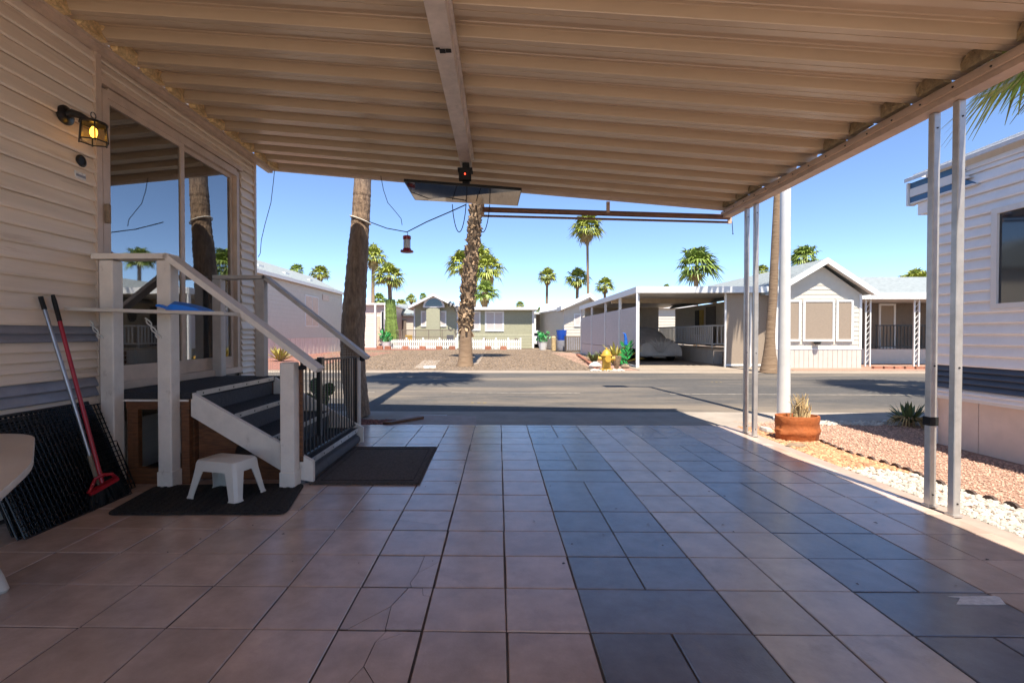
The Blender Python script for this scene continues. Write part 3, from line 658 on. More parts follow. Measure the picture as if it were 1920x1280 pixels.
# step stool
sc = Vector((-1.845, 3.235, 0)); ang = R(-14); so_ = thing('step_stool', sc + Vector((0,0,.0165)), 'small white plastic step stool standing on the black mat', 'stool')
def st_(x, y, z):
    x *= .92; y *= .92; z *= .97
    return sc + Vector((x*math.cos(ang)-y*math.sin(ang), x*math.sin(ang)+y*math.cos(ang), z+.0165))
def rr(hx, hy, r, z, n=4):
    o = []
    for sx, sy, a0_ in ((1,-1,-90),(1,1,0),(-1,1,90),(-1,-1,180)):
        for k in range(n+1): t = R(a0_+90*k/n); o.append(st_(sx*(hx-r)+r*math.cos(t), sy*(hy-r)+r*math.sin(t), z))
    return o
b = MB(); b.loft([rr(.185, .125, .035, .185), rr(.180, .120, .035, .235), rr(.172, .112, .035, .252), rr(.155, .097, .03, .258)]); b.build('seat', 'plastic_white', so_, smooth=True)
for sx in (-1, 1):
    for sy in (-1, 1):
        b = MB(); rings = []
        for z_, ex, wd in ((.21, 0, .052), (.15, .012, .046), (.08, .026, .040), (.012, .040, .036), (0, .046, .042)):
            x1, y1 = sx*(.180+ex), sy*(.120+ex*.8)
            pts_ = [(x1, y1-sy*wd*1.7), (x1, y1-sy*.02), (x1-sx*.02, y1), (x1-sx*wd*1.8, y1), (x1-sx*wd*1.8, y1-sy*.008), (x1-sx*.028, y1-sy*.009), (x1-sx*.010, y1-sy*.028), (x1-sx*.008, y1-sy*wd*1.7)]
            rings.append([st_(px_, py_, z_) for px_, py_ in pts_])
        b.loft(rings); b.build('leg', 'plastic_white', so_, smooth=True)
for sy in (-1, 1):
    b = MB(); b.loft([[st_(x, sy*.121, .185), st_(x, sy*.113, .185), st_(x, sy*.113, .20), st_(x, sy*.121, .20)] for x in (-.11, .11)]); b.build('skirt', 'plastic_white', so_)
# folded wire dog crate against the wall
cr = thing('folded_dog_crate', (-2.68, 2.95, 0), 'black wire dog crate folded flat and leaning on the siding', 'dog crate')
cb0, cb1 = Vector((-2.56, 2.60, .0)), Vector((-2.60, 3.36, .0))
def grid(nm, off, y0, y1, H_, dx, seed):
    random.seed(seed); b = MB(); top = Vector((WX+.035+off*.55 - (-2.56+off), 0, H_))
    def q(t, h): return Vector((-2.62+off + (WX+.055+off*.55+2.62-off)*h, y0+(y1-y0)*t, H_*h+.004))
    nh, nv = int((y1-y0)/.030), int(H_/.032)
    r = .0027
    for i in range(nh+1):
        b.bar(q(i/nh, 0), q(i/nh, 1), r*2, r*2, (0,1,0))
    for j in range(nv+1):
        b.bar(q(0, j/nv)+Vector((.004,0,0)), q(1, j/nv)+Vector((.004,0,0)), r*2, r*2)
    b.tube([q(0,0), q(0,1), q(1,1), q(1,0), q(0,0)], .005, 6)
    b.build(nm, 'black_metal', cr)
for i, (o_, y0, y1, hh) in enumerate(((0, 2.62, 3.42, .60), (.016, 2.55, 3.30, .63), (.032, 2.58, 3.28, .62), (.048, 2.52, 3.30, .60), (.064, 2.56, 3.27, .63), (.080, 2.53, 3.28, .61))): grid('wire_panel', o_, y0, y1, hh, 0, i)
random.seed(11)
b = MB(); b.prism([(-2.625, 2.55, .005), (-2.625, 3.30, .005), (WX+.05, 3.30, .60), (WX+.05, 2.55, .60)], (-.012, 0, 0)); b.build('tray', 'black_matte', cr)
# broom and spare pole
bt = G(190, 948); bh = PX(99, 553, WX+.03); hd = P(192, 905, bt.y+.02)
br = thing('broom', (bt.x, bt.y, 0), 'red handled angle broom with black bristles leaning on the siding', 'broom')
b = MB(); b.tube([hd, hd.lerp(bh, .86)], .0125, 10); b.build('handle', 'red_plastic', br, smooth=True)
b = MB(); b.tube([hd.lerp(bh, .86), hd.lerp(bh, .97), bh], [.0135, .0135, .010], 10); b.build('grip', 'black_matte', br, smooth=True)
hl, hr = P(166, 926, bt.y-.06), P(219, 896, bt.y+.10); mid = P(193, 890, bt.y+.02)
b = MB(); b.bar(hl, hr, .045, .022); b.tube([hl, P(178, 898, bt.y), mid, P(210, 888, bt.y+.06), hr], .011, 8); b.build('head', 'red_plastic', br)
bl, brr = G(161, 960), G(234, 925)
b = MB()
for i in range(260):
    t = random.random(); o_ = random.uniform(-.02, .02); top = hl.lerp(hr, t)+Vector((o_, 0, -.005)); bo = bl.lerp(brr, min(1, max(0, t+random.uniform(-.04,.04))))+Vector((o_*1.8, random.uniform(-.01,.01), random.uniform(.002,.012)))
    b.tube([top, bo], [.004, .0025], 4, False)
b.build('bristles', 'bristle', br, kind='stuff')
pt = PX(76, 556, WX+.03); pb = P(181, 893, bt.y+.03)
pb.z = .0; pbm = P(181, 893, bt.y+.03)
sp = thing('broom_pole', (pbm.x, pbm.y, 0), 'grey metal pole with black tip leaning on the siding beside the red broom', 'pole')
low = pbm + (pbm-pt).normalized()*.22
b = MB(); b.tube([pt.lerp(pbm, .06), pt.lerp(pbm, .9)], .0115, 10); b.build('shaft', 'grey_pole', sp, smooth=True)
b = MB(); b.tube([pt, pt.lerp(pbm, .07)], .0135, 10); b.build('tip', 'black_matte', sp)
b = MB(); b.tube([pt.lerp(pbm, .88), pbm], .0155, 10); b.tube([pbm, low], .011, 8); b.build('socket', 'stone_tan', sp)
# plastic patio table at the left edge
TZ = .62
tp = [G(-160, 812, TZ), G(66, 812, TZ), G(62, 868, TZ), G(-40, 960, TZ), G(-260, 960, TZ)]
tb = thing('patio_table', (G(-60, 880, TZ).x, G(-60, 880, TZ).y, 0), 'off-white plastic patio table cut by the left picture edge', 'table')
ro = rounded([p for p in tp], .13, 6); c_ = sum((p for p in tp), Vector())/5
b = MB(); b.loft([[c_+(p-c_)*.97+Vector((0,0,-.03)) for p in ro], [p+Vector((0,0,-.025)) for p in ro], [p+Vector((0,0,-.005)) for p in ro], [c_+(p-c_)*.985 for p in ro]]); b.build('table_top', 'plastic_tan', tb, smooth=True)
lp = G(2, 1110)
for q in (Vector((lp.x, lp.y, 0)), Vector((lp.x-.1, lp.y-.5, 0))):
    b = MB(); rings = []
    for z_, r_ in ((0, .022), (.012, .036), (.06, .042), (.2, .044), (.592, .05)):
        rings.append([q + Vector((r_*math.cos(t) - z_*.62, r_*math.sin(t)*.8, z_)) for t in [R(30*i) for i in range(12)]])
    b.loft(rings); b.build('leg', 'plastic_tan', tb, smooth=True)
# ================================================================ RIGHT GARDEN
stones('white_stones', 'stone_white', [(2.87, 1.2), (3.30, 1.2), (3.30, 3.85), (3.10, 4.05), (2.87, 4.05)], 2400, .011, .027, -.014, 'white rounded landscaping stones along the patio edge')
stones('orange_chips', 'stone_orange', [(2.87, 3.95), (3.12, 4.05), (3.30, 3.85), (3.30, 5.6), (2.95, 5.8), (2.87, 5.84)], 2300, .010, .026, -.014, 'orange stone chips round the terracotta planter')
stones('pink_chips', 'stone_pink', [(3.32, 2.2), (4.42, 2.2), (4.42, 5.05), (6.0, 5.2), (6.0, 6.2), (3.0, 6.2), (3.3, 5.6)], 13000, .006, .012, -.014, 'fine pink gravel beside the neighbouring trailer')
stones('kerb_stones', 'stone_white', [(3.95, 5.95), (6.2, 5.95), (6.2, 6.22), (3.8, 6.22)], 420, .018, .035, -.012, 'row of shaded white stones along the street kerb')
stones('lava_rock', 'stone_red', [(-2.6, 5.9), (-1.32, 5.9), (-1.32, 6.2), (-2.6, 6.24)], 900, .014, .03, -.010, 'dark red lava rock at the foot of the near palm')
stones('lot_stones', 'stone_tan', [(-7, 15.0), (3.0, 15.0), (3.9, 22), (3.2, 33), (-11, 33)], 15000, .014, .034, -.008, 'loose tan gravel on the empty lot across the street')
for i in range(24):                                        # scalloped edging pieces
    y = 5.35 - i*.115; x = 3.30 + .03*math.sin(i*.7)
    b = MB(); b.prism([(x-.012, y + .05*math.cos(t), -.02 + .042*math.sin(t)) for t in [R(a) for a in range(0, 181, 30)]], (.022, 0, 0))
    if i == 0: edg = thing('garden_edging', (3.3, 4, 0), 'low dark scalloped edging between the orange chips and pink gravel', 'edging')
    b.build('scallop', 'edging', edg)
b = MB(); b.prism([(-1.42, 5.9, -.01), (-1.32, 5.9, -.01), (-.98, 6.30, -.01), (-1.06, 6.33, -.01)], (0,0,.035)); b.build('edging_board', 'raw_wood', label='dark wooden edging board beside the red lava rock bed', cat='board')
q = [G(787, 776.5), G(838, 776.5), G(839, 779), G(786, 779)]
b = MB(); b.prism([(p.x, p.y, -.0125) for p in q], (0,0,.004)); b.build('kerb_paint', 'paper', label='worn white painted strip on the near gutter', cat='paint strip')
q = [G(795, 687), G(817, 687), G(817, 690), G(794, 690)]
b = MB(); b.prism([(p.x, p.y, -.004) for p in q], (0,0,.03)); b.build('kerb_plate', 'paper', label='white address plate at the kerb across the street', cat='plate')
# planter
pc = G(1492, 826); 
pot = thing('planter', (pc.x+.085, pc.y+.12, -.014), 'terracotta oval planter with dry grass beside the white light pole', 'planter')
pcx, pcy = pc.x+.085, pc.y+.12
random.seed(5)
b = MB(); rings = []
N = 40
for z_, r_, wob in ((-.014,.182,.0),(.0,.190,.003),(.05,.192,.006),(.058,.199,.008),(.10,.199,.009),(.108,.194,.007),(.17,.196,.005),(.176,.199,.004),(.235,.200,.003),(.245,.198,.0),(.247,.180,.0),(.20,.172,0)):
    rings.append([(pcx + (r_+wob*math.sin(5*t+z_*40)+wob*.6*math.sin(11*t))*math.cos(t)*1.1, pcy + r_*math.sin(t)*.8, z_) for t in [2*math.pi*i/N for i in range(N)]])
b.loft(rings); b.build('pot', 'terracotta', pot, smooth=True)
b = MB(); b.lathe((pcx, pcy, 0), [(.17,.17),(.17,.205)], 20, 1.1, .8); b.build('soil', 'edging', pot)
b = MB()
for i in range(70):
    a = random.uniform(0, 6.28); r_ = random.uniform(0, .10); x, y = pcx+.03+r_*math.cos(a)*1.1, pcy+r_*math.sin(a)*.7; h = random.uniform(.09, .28)
    b.tube([(x, y, .20), (x+random.uniform(-.03,.03), y+random.uniform(-.02,.02), .2+h*.6), (x+random.uniform(-.07,.07), y+random.uniform(-.04,.04), .2+h)], [.006,.005,.002], 5)
b.build('dry_grass', 'straw', pot)
rk = G(1478, 834); b = MB(); b.lathe((rk.x+.06, rk.y-.03, -.012), [(.07,0),(.085,.015),(.06,.035),(.02,.04)], 9, 1.2, .6)
for v in b.v: v.x += random.uniform(-.012,.012); v.y += random.uniform(-.01,.01)
b.build('flat_rock', 'stone_tan', label='flat buff rock leaning at the foot of the terracotta planter', cat='rock')
rk = G(1410, 806); b = MB(); b.lathe((rk.x+.13, rk.y-.05, -.012), [(.05,0),(.06,.02),(.05,.05),(.015,.06)], 8, .8, 2.0); b.build('white_rock', 'stone_white', label='white rock beside the far carport posts', cat='rock')
# light pole
pp = Vector((3.70, 6.32, -.012))
lp_ = thing('light_pole', pp, 'tall white street light pole standing behind the terracotta planter', 'light pole')
b = MB(); b.tube([pp, pp+Vector((0,0,2.5)), pp+Vector((0,0,7.7))], [.078,.062,.05], 20); b.build('shaft', 'pole_white', lp_, smooth=True)
b = MB(); b.lathe(pp, [(.12,0),(.12,.03),(.085,.05)], 20); b.build('base_flange', 'pole_white', lp_)
b = MB(); b.bar(pp+Vector((0,0,7.6)), pp+Vector((-.5,.1,7.75)), .06, .06); b.build('arm', 'pole_white', lp_)
b = MB(); b.cbox(pp.x-.95, pp.x-.45, pp.y-.05, pp.y+.25, 7.70, 7.84, .02); b.build('lamp_head', 'alu', lp_)
# agave-like clumps
def clump(name, c, n, L, label, m='agave', wid=.045, up=.6, cat='plant', group=None, stem=None):
    t_ = thing(name, c, label, cat, group); b = MB()
    for i in range(n):
        a = i*2.399 + random.uniform(-.2,.2); e = R(random.uniform(12, 80)) * up + R(10)*(1-i/n); l = L*random.uniform(.7, 1.1); w_ = wid*random.uniform(.7,1.1)
        d = Vector((math.cos(a)*math.cos(e), math.sin(a)*math.cos(e), math.sin(e))); s_ = Vector((-math.sin(a), math.cos(a), 0)); u = d.cross(s_)
        base_ = Vector(c) + Vector((math.cos(a), math.sin(a), 0))*.03 + Vector((0,0,.04))
        pts_ = []
        for t, wf in ((0,.6),(.35,1),(.7,.75),(1,.02)):
            q_ = base_ + d*l*t + Vector((0,0,-.10*l*t*t)); k_ = w_*wf
            pts_.append([q_ - s_*k_, q_ + u*-k_*.25*0 + Vector((0,0,-k_*.35)), q_ + s_*k_])
        b.loft(pts_, False, False, closed=False)
    b.build('leaves', m, t_)
    return t_
yc = G(1703, 796); c1 = clump('yucca', (yc.x, yc.y, -.014), 46, .30, 'spiky green yucca at the kerb beside the neighbouring trailer', 'agave', .022, .95)
b = MB()
for i in range(40):
    a = random.uniform(0, 6.28); l = random.uniform(.12, .26); b.tube([(yc.x, yc.y, .10), (yc.x+math.cos(a)*l*.6, yc.y+math.sin(a)*l*.6, .09), (yc.x+math.cos(a)*l, yc.y+math.sin(a)*l, -.005)], [.012,.009,.002], 4)
b.build('dead_leaves', 'frond_dead', c1)
b = MB(); b.tube([(yc.x, yc.y, -.014), (yc.x, yc.y, .12)], [.06,.05], 8); b.build('stem', 'boot', c1)
# ================================================================ RIGHT NEIGHBOUR TRAILER
NXW = 4.45; NY1 = 5.03
nb = thing('neighbour_trailer', (6, 2, 0), 'pale blue-white trailer with navy stripe and pink skirting, right of the patio', 'trailer')
NB = [(.49, .575, 0), (.575, .69, 1), (.69, .80, 1)] + [(.80+.2*i, 1.0+.2*i, 0) for i in range(9)] + [(2.6, 2.70, 0)]
for z0, z1, st in NB:
    m = 'navy_band' if st else 'neighbor_siding'
    if 1.33 < (z0+z1)/2 < 2.2:
        board(nb, m, NXW, -1, 4.42, NY1, z0, z1); board(nb, m, NXW, -1, -3, 3.28, z0, z1)
    else: board(nb, m, NXW, -1, -3, NY1, z0, z1)
for k in range(-6, 9):
    y0 = NY1 - .02 - (k+6)*.42
    o = boxo('skirt_panel', 'skirt_pink', nb, NXW+.05, NXW+.07+.004*(k % 2), y0-.410, y0, -.05, .485)
boxo('belt_rail', 'white_trim', nb, NXW-.02, NXW+.04, -3, NY1, .462, .489)
boxo('corner_trim', 'white_trim', nb, NXW-.018, NXW+.03, NY1, NY1+.03, .46, 2.72)
b = MB(); b.box(NXW+.01, 7.6, NY1-.02, NY1-.0, -.05, 2.7); b.prism([(NXW-.15, NY1-.015, 2.7), (7.8, NY1-.015, 2.7), (6.1, NY1-.015, 3.45)], (0,.012,0)); b.build('end_wall', 'neighbor_siding', nb)
b = MB(); b.prism([(NXW-.10, -3.2, 2.72), (6.1, -3.2, 3.42), (6.1, -3.2, 3.46), (NXW-.10, -3.2, 2.76)], (0, 8.48, 0)); b.prism([(6.1, -3.2, 3.42), (7.75, -3.2, 2.72), (7.75, -3.2, 2.76), (6.1, -3.2, 3.46)], (0, 8.48, 0)); b.build('roof', 'shingle_white', nb)
for k in range(1, 16):
    t = k/16; x = NXW-.10 + (6.1-NXW+.10)*t; zz = 2.76 + .70*t
    b = MB(); b.box(x-.012, x+.004, -3.2, 5.285, zz-.008, zz+.008); b.build('shingle_course', 'shingle_white', nb)
# blue striped board under the eave
def eb(z0, z1, m, out, y1=5.27, y0=4.60):
    b = MB(); b.prism([(NXW-.03-out, y0+(2.70-z0)*.0-.0, z0), (NXW-.03-out, y1, z0), (NXW-.03-out, y1, z1), (NXW-.03-out, y0+.10*(z1-z0)/.06, z1)], (.05+out, 0, 0)); return b.build('eave_board', m, nb)
eb(2.655, 2.715, 'blue_trim', .012, y0=4.66); eb(2.565, 2.652, 'white_trim', .02, y0=4.60); eb(2.505, 2.562, 'blue_trim', .012, y0=4.57); eb(2.485, 2.503, 'white_trim', .022, y0=4.55)
boxo('eave_box', 'neighbor_siding', nb, NXW-.02, NXW+.3, NY1+.032, 5.20, 2.36, 2.484)
boxo('eave_cap', 'white_trim', nb, NXW-.06, NXW+.02, 5.275, 5.30, 2.48, 2.72)
wn = MB(); wn.box(NXW-.035, NXW+.0, 3.28, 3.33, 1.33, 2.22); wn.box(NXW-.035, NXW, 4.37, 4.42, 1.33, 2.22); wn.box(NXW-.035, NXW, 3.33, 4.37, 2.17, 2.22); wn.box(NXW-.035, NXW, 3.33, 4.37, 1.33, 1.375); wn.box(NXW-.03, NXW-.002, 3.83, 3.86, 1.375, 2.17)
wn = wn.build('window', 'white_trim', nb)
boxo('pane', 'window_dark', wn, NXW-.012, NXW-.006, 3.33, 4.37, 1.375, 2.17)
# ================================================================ PALMS
def crown_mesh(name, seed, n, Rr, m, dead=0, wind=.0, nl=15, lw=.040):
    random.seed(seed); b = MB()
    for i in range(n):
        a = i*2.399 + random.uniform(-.3,.3)
        e = R(82 - 108*((i+.5)/n)**.8 + random.uniform(-8, 8)) if not dead else R(random.uniform(-88, -52))
        d = Vector((math.cos(a)*math.cos(e) + wind, math.sin(a)*math.cos(e), math.sin(e))).normalized()
        s_ = d.cross(Vector((0,0,1))); s_ = s_.normalized() if s_.length > .05 else Vector((1,0,0)); u = s_.cross(d).normalized()
        pl_ = Rr*random.uniform(.36, .52) * (1 if not dead else .55); L = Rr*random.uniform(.5, .66) * (1 if not dead else .8)
        hub = d*pl_ + Vector((0,0,-.06*Rr*max(0, math.cos(e))))
        w0 = .012*Rr
        b.add([-s_*w0*1.4, s_*w0*1.4, hub+s_*w0*.8, hub-s_*w0*.8], [(0,1,2,3)])
        for j in range(nl):
            t = (j/(nl-1)-.5)*2; an = t*R(95 if not dead else 45); l = L*(1-.28*abs(t))*random.uniform(.85, 1.1)
            dir_ = (d*math.cos(an) + s_*math.sin(an)).normalized(); dir_ = (dir_ + u*(.18*abs(t))).normalized()
            sd = dir_.cross(u).normalized()*(lw*Rr)
            mid = hub + dir_*l*.55; tip = hub + dir_*l + Vector((wind*.3*l, 0, -l*random.uniform(.22, .62)))
            b.add([hub, mid-sd, mid+sd, tip-sd*.15, tip+sd*.15], [(0,1,2), (1,3,4,2)])
    me = bpy.data.meshes.new(name); me.from_pydata(b.v, [], b.f); me.update(); me.materials.append(M[m]); return me
CROWN = [crown_mesh('crown', 20+i, 34, 1.0, 'frond' if i != 1 else 'frond_dark', wind=(.0, .25, .1, -.1)[i]) for i in range(4)]
FINE = crown_mesh('crown', 77, 40, 1.0, 'frond', nl=34, lw=.016)
SKIRT = [crown_mesh('skirt', 40+i, 16, .9, 'frond_dead', dead=1) for i in range(2)]
def palm(name, base, top, r0, r1, cr_, label, var=0, skirt=.8, trunk='trunk_tan', group='fan palms', bulge=1.25, curve=0, rz=None):
    base = Vector(base); top = Vector(top); t_ = thing(name, base, label, 'palm tree', group)
    b = MB(); n = 14; pts_, rr_ = [], []
    for i in range(n+1):
        t = i/n; pts_.append(base.lerp(top, t) + Vector((curve*math.sin(t*math.pi), 0, 0)))
        rr_.append((r0+(r1-r0)*min(1, t*1.6)) * (1 + (bulge-1)*max(0, 1-t*9)))
    b.tube(pts_, rr_, 12 if r0 > .14 else 8); b.build('trunk', trunk, t_, smooth=True)
    def part(me, sc_, nm, rz_):
        o = bpy.data.objects.new(nm, me); COL.objects.link(o); o.parent = t_; o.location = top - base; o.scale = (sc_,)*3; o.rotation_euler = (0, 0, rz_)
    part(FINE if name == 'corner_palm' else CROWN[var % 4], cr_, 'crown', rz if rz is not None else random.uniform(0, 6.28))
    if skirt: part(SKIRT[var % 2], cr_*skirt, 'skirt', random.uniform(0, 6))
    return t_
random.seed(3)
# near palm in front of the trailer end (crown above the picture, its shadow on the road)
g = G(674, 788)
np_ = thing('near_palm', (P(674, 788, 6.5).x, 6.5, -.01), 'thick grey-brown palm trunk just beyond the patio, beside the stairs', 'palm tree')
TR = [(674,790,42),(668,745,44),(662,690,45.5),(661,640,45),(664,580,42.5),(668,520,40),(673,450,36),(677,400,33),(679,360,32.5)]
b = MB(); pts_, rr_ = [], []
for px, py, wd in TR:
    p = P(px, py, 6.5); pts_.append(p); rr_.append(wd/905*6.5/2)
pts_[0].z = -.01
d_ = (pts_[-1]-pts_[-3]).normalized()
for k, l in enumerate((1.5, 3.5, 6, 8.7)): pts_.append(P(679, 360, 6.5) + Vector((.10*l*.5, .0, l))); rr_.append(.105-.004*k)
# finer rings with a rough outline
fp, fr_ = [], []
for i in range(len(pts_)-1):
    seg = 14 if i < 9 else 20
    for k in range(seg):
        t = k/seg; fp.append(pts_[i].lerp(pts_[i+1], t)); fr_.append((rr_[i]+(rr_[i+1]-rr_[i])*t)*random.uniform(.965, 1.035))
b.tube(fp, fr_, 22); b.build('trunk', 'trunk', np_, smooth=True)
for me, nm, sc_ in ((CROWN[0], 'crown', 1.9), (SKIRT[0], 'skirt', 1.3)):
    o = bpy.data.objects.new(nm, me); COL.objects.link(o); o.parent = np_; o.location = pts_[-1] - Vector(np_.location); o.scale = (sc_,)*3
b = MB(); cpt = P(676, 413, 6.5); rr0 = .135
b.tube([cpt + Vector((rr0*math.cos(t), rr0*math.sin(t), -.05*math.cos(t))) for t in [R(a) for a in range(0, 361, 20)]], .008, 6); b.build('tied_rope', 'rope_white', label='pale rope tied round the near palm trunk', cat='rope')
# shaggy palm across the street
sb = G(872, 686); SY = sb.y
sg = thing('shaggy_palm', (sb.x, SY, -.008), 'shaggy palm with old leaf stubs on its trunk, in the gravel lot', 'palm tree')
TR = [(872,686,33),(873,672,27),(873,640,24),(873,610,23),(875,580,23),(878,540,22),(884,490,21),(889,440,20),(894,390,20)]
pts_ = [P(px, py, SY) for px, py, _ in TR]; rr_ = [wd/905*SY/2 for *_, wd in TR]; pts_[0].z = -.01
b = MB(); 
ext = [pts_[-1] + Vector((.18*l*.4, 0, l)) for l in (3, 6, 9, 12)]
b.tube(pts_+ext, rr_+[.17,.16,.15,.15], 14); b.build('trunk', 'trunk_tan', sg, smooth=True)
b = MB(); random.seed(9)
for i in range(900):
    t = random.uniform(.34, 1)*8; k = min(7, int(t)); c_ = pts_[k].lerp(pts_[k+1], t-k); r_ = rr_[k]*1.0; a = random.uniform(0, 6.28)
    o_ = Vector((math.cos(a), math.sin(a), 0)); s_ = Vector((-math.sin(a), math.cos(a), 0))*random.uniform(.035,.07); l = random.uniform(.05,.15); h = random.uniform(.10,.26)
    p0 = c_ + o_*r_*.8; sgn = 1 if random.random() < .75 else -1
    b.add([p0 - s_, p0 + s_, p0 + o_*l + s_*.6 + Vector((0,0,h*sgn)), p0 + o_*l - s_*.6 + Vector((0,0,h*sgn)), p0 + o_*l*.3 + Vector((0,0,h*1.1*sgn))], [(0,1,2,3), (0,3,4), (1,4,2), (3,2,4)])
b.build('leaf_stubs', 'boot', sg, kind='stuff')
for me, nm, sc_ in ((CROWN[2], 'crown', 2.0), (SKIRT[1], 'skirt', 1.5)):
    o = bpy.data.objects.new(nm, me); COL.objects.link(o); o.parent = sg; o.location = ext[-1] - Vector(sg.location); o.scale = (sc_,)*3
# palm in front of the white gabled house
rb = G(1437, 698); RYp = rb.y
tp_ = [(1442,697,33),(1443,680,27),(1443,661,21),(1444,630,16),(1449,560,15),(1453,470,14),(1458,370,13)]
rp_ = thing('slender_palm', (rb.x, RYp, 0), 'slender brown palm in front of the white gabled house', 'palm tree')
pts_ = [P(px, py, RYp) for px, py, _ in tp_]; rr_ = [wd/905*RYp/2 for *_, wd in tp_]; pts_[0].z = -.01
ext = [pts_[-1] + Vector((.08*l, 0, l)) for l in (2, 4)]
b = MB(); b.tube(pts_+ext, rr_+[.10,.10], 14); b.build('trunk', 'trunk_tan', rp_, smooth=True)
o = bpy.data.objects.new('crown', CROWN[3]); COL.objects.link(o); o.parent = rp_; o.location = ext[-1]-Vector(rp_.location); o.scale = (1.8,)*3
# palm behind the right trailer (frond tips in the top right corner)
palm('corner_palm', (9.3, 7.45, -.02), (9.25, 7.45, 5.75), .2, .15, 1.9, 'palm behind the right trailer, only frond tips showing top right', 0, 0, group=None)
FAR = [ # crown px, py, radius px, base px, Y, label
 (557, 507, 15, 557, 62, 'small palm top farthest left above the white ridge roof', 1, 0),
 (600, 513, 19, 600, 58, 'bushy palm above the white ridge roof beside the thick trunk', 2, .9),
 (700, 482, 25, 698, 44, 'palm with drooping tan skirt half hidden by the thick near trunk', 0, 1.1),
 (730, 520, 30, 735, 37, 'palm whose lower trunk is wrapped in green vine, left of the green house', 3, .6),
 (710, 562, 15, 708, 70, 'low distant palm just right of the thick near trunk', 1, .6),
 (752, 571, 13, 752, 74, 'low distant palm left of the green house gable', 2, .6),
 (771, 561, 11, 771, 80, 'distant palm touching the left slope of the green house gable', 0, .8),
 (793, 556, 8, 793, 86, 'tiny palm top above the left slope of the green gable', 1, 0),
 (869, 495, 32, 872, 46, 'palm crown showing left of the shaggy trunk', 2, .8),
 (896, 485, 30, 884, 50, 'upper palm crown just right of the shaggy trunk', 3, .6),
 (914, 505, 32, 908, 44, 'leaning palm with hanging fronds right of the shaggy trunk', 0, 1.1),
 (908, 548, 26, 905, 42, 'short thick palm behind the green house flat roof', 1, 1.0),
 (975, 572, 9, 975, 90, 'tiny palm above the right end of the green house', 2, 0),
 (1026, 518, 18, 1024, 62, 'thin palm standing left of the small white gabled house', 3, 1.0),
 (1013, 583, 9, 1013, 80, 'low palm in the gap right of the green house', 1, 0),
 (1083, 523, 23, 1080, 50, 'medium palm behind the small white gable', 0, .9),
 (1101, 428, 31, 1104, 48, 'tallest far palm on a thin bare trunk', 2, 1.0),
 (1134, 536, 18, 1134, 60, 'palm right of the small white gable', 3, .9),
 (1250, 538, 7, 1250, 90, 'tiny palm tip above the carport roof', 1, 0),
 (1306, 500, 40, 1304, 36, 'wind-blown palm rising behind the white carport roof', 1, .7),
 (1428, 509, 15, 1428, 70, 'distant palm top left of the white light pole', 2, 0),
 (1509, 482, 26, 1509, 46, 'palm leaning in the wind behind the white gable roof', 1, 0),
 (1603, 527, 9, 1603, 80, 'tiny palm tip behind the right slope of the white gable', 0, 0),
 (1716, 532, 30, 1716, 42, 'palm above the grey porch roof at the right', 3, 0),
]
for px, py, rp2, bx, Yp, lab, var, sk in FAR:
    top = P(px, py, Yp); bs = P(bx, 640, Yp); sc_ = rp2/905*Yp*1.2
    tall = top.z; r_ = .20 if tall > 5 else .24
    if bx == 1104: r_ = .15
    palm('fan_palm', (bs.x, Yp, -.02), top, r_, r_*.8, sc_, lab, var, sk, group='far fan palms', bulge=1.1)
# vine column on the wrapped palm
g = P(735, 640, 36.8); b = MB(); rings = []
for k in range(24):
    z_ = -.02 + k*.165; r_ = (.52 - .17*k/23)*random.uniform(.94, 1.06); rings.append([(g.x - .006*k + r_*(1+.09*(-1)**q)*math.cos(q*math.pi/9), 36.9 + r_*(1+.09*(-1)**q)*math.sin(q*math.pi/9), z_) for q in range(18)])
b.loft(rings); b.build('vine_column', 'vine', label='tall ribbed green vine column round a palm trunk behind the picket fence', cat='vine')

# ================================================================ HOUSES ACROSS THE STREET
def lapw(b, a, c, z0, z1, row=.15, out=(0,-1), t=.015, gable=None):
    """clapboard wall from a to c (x,y) with real laps; gable(z) -> (s0,s1) trims each row along the wall"""
    a = Vector((a[0], a[1], 0)); c = Vector((c[0], c[1], 0)); o_ = Vector((out[0], out[1], 0)); z = z0
    while z < z1 - 1e-4:
        h = min(row, z1-z)
        def sp_(zz): return gable(zz) if gable else (0, 1)
        s0, s1 = sp_(z); u0, u1 = sp_(z+h)
        p = [a.lerp(c, s0) + Vector((0,0,z)), a.lerp(c, s1) + Vector((0,0,z)), a.lerp(c, u1) + Vector((0,0,z+h)), a.lerp(c, u0) + Vector((0,0,z+h))]
        b.add([p[0]+o_*t, p[1]+o_*t, p[2]+o_*t*.15, p[3]+o_*t*.15, p[0], p[1], p[2]-o_*.03, p[3]-o_*.03], [(0,1,2,3), (4,5,1,0), (7,6,5,4), (0,3,7,4), (1,5,6,2), (2,6,7,3)])
        z += h
def window(parent, x0, x1, z0, z1, y, m='tan_screen', fr='white_trim', t=.07, d=.05, div=()):
    b = MB(); b.box(x0-t, x0, y-d, y+.05, z0-t, z1+t); b.box(x1, x1+t, y-d, y+.05, z0-t, z1+t); b.box(x0, x1, y-d, y+.05, z1, z1+t); b.box(x0, x1, y-d-.01, y+.05, z0-t, z0)
    for q in div: b.box(q-t*.3, q+t*.3, y-d+.005, y+.05, z0, z1)
    wi = b.build('window', fr, parent); boxo('pane', m, wi, x0, x1, y-.032, y-.022, z0, z1); return wi
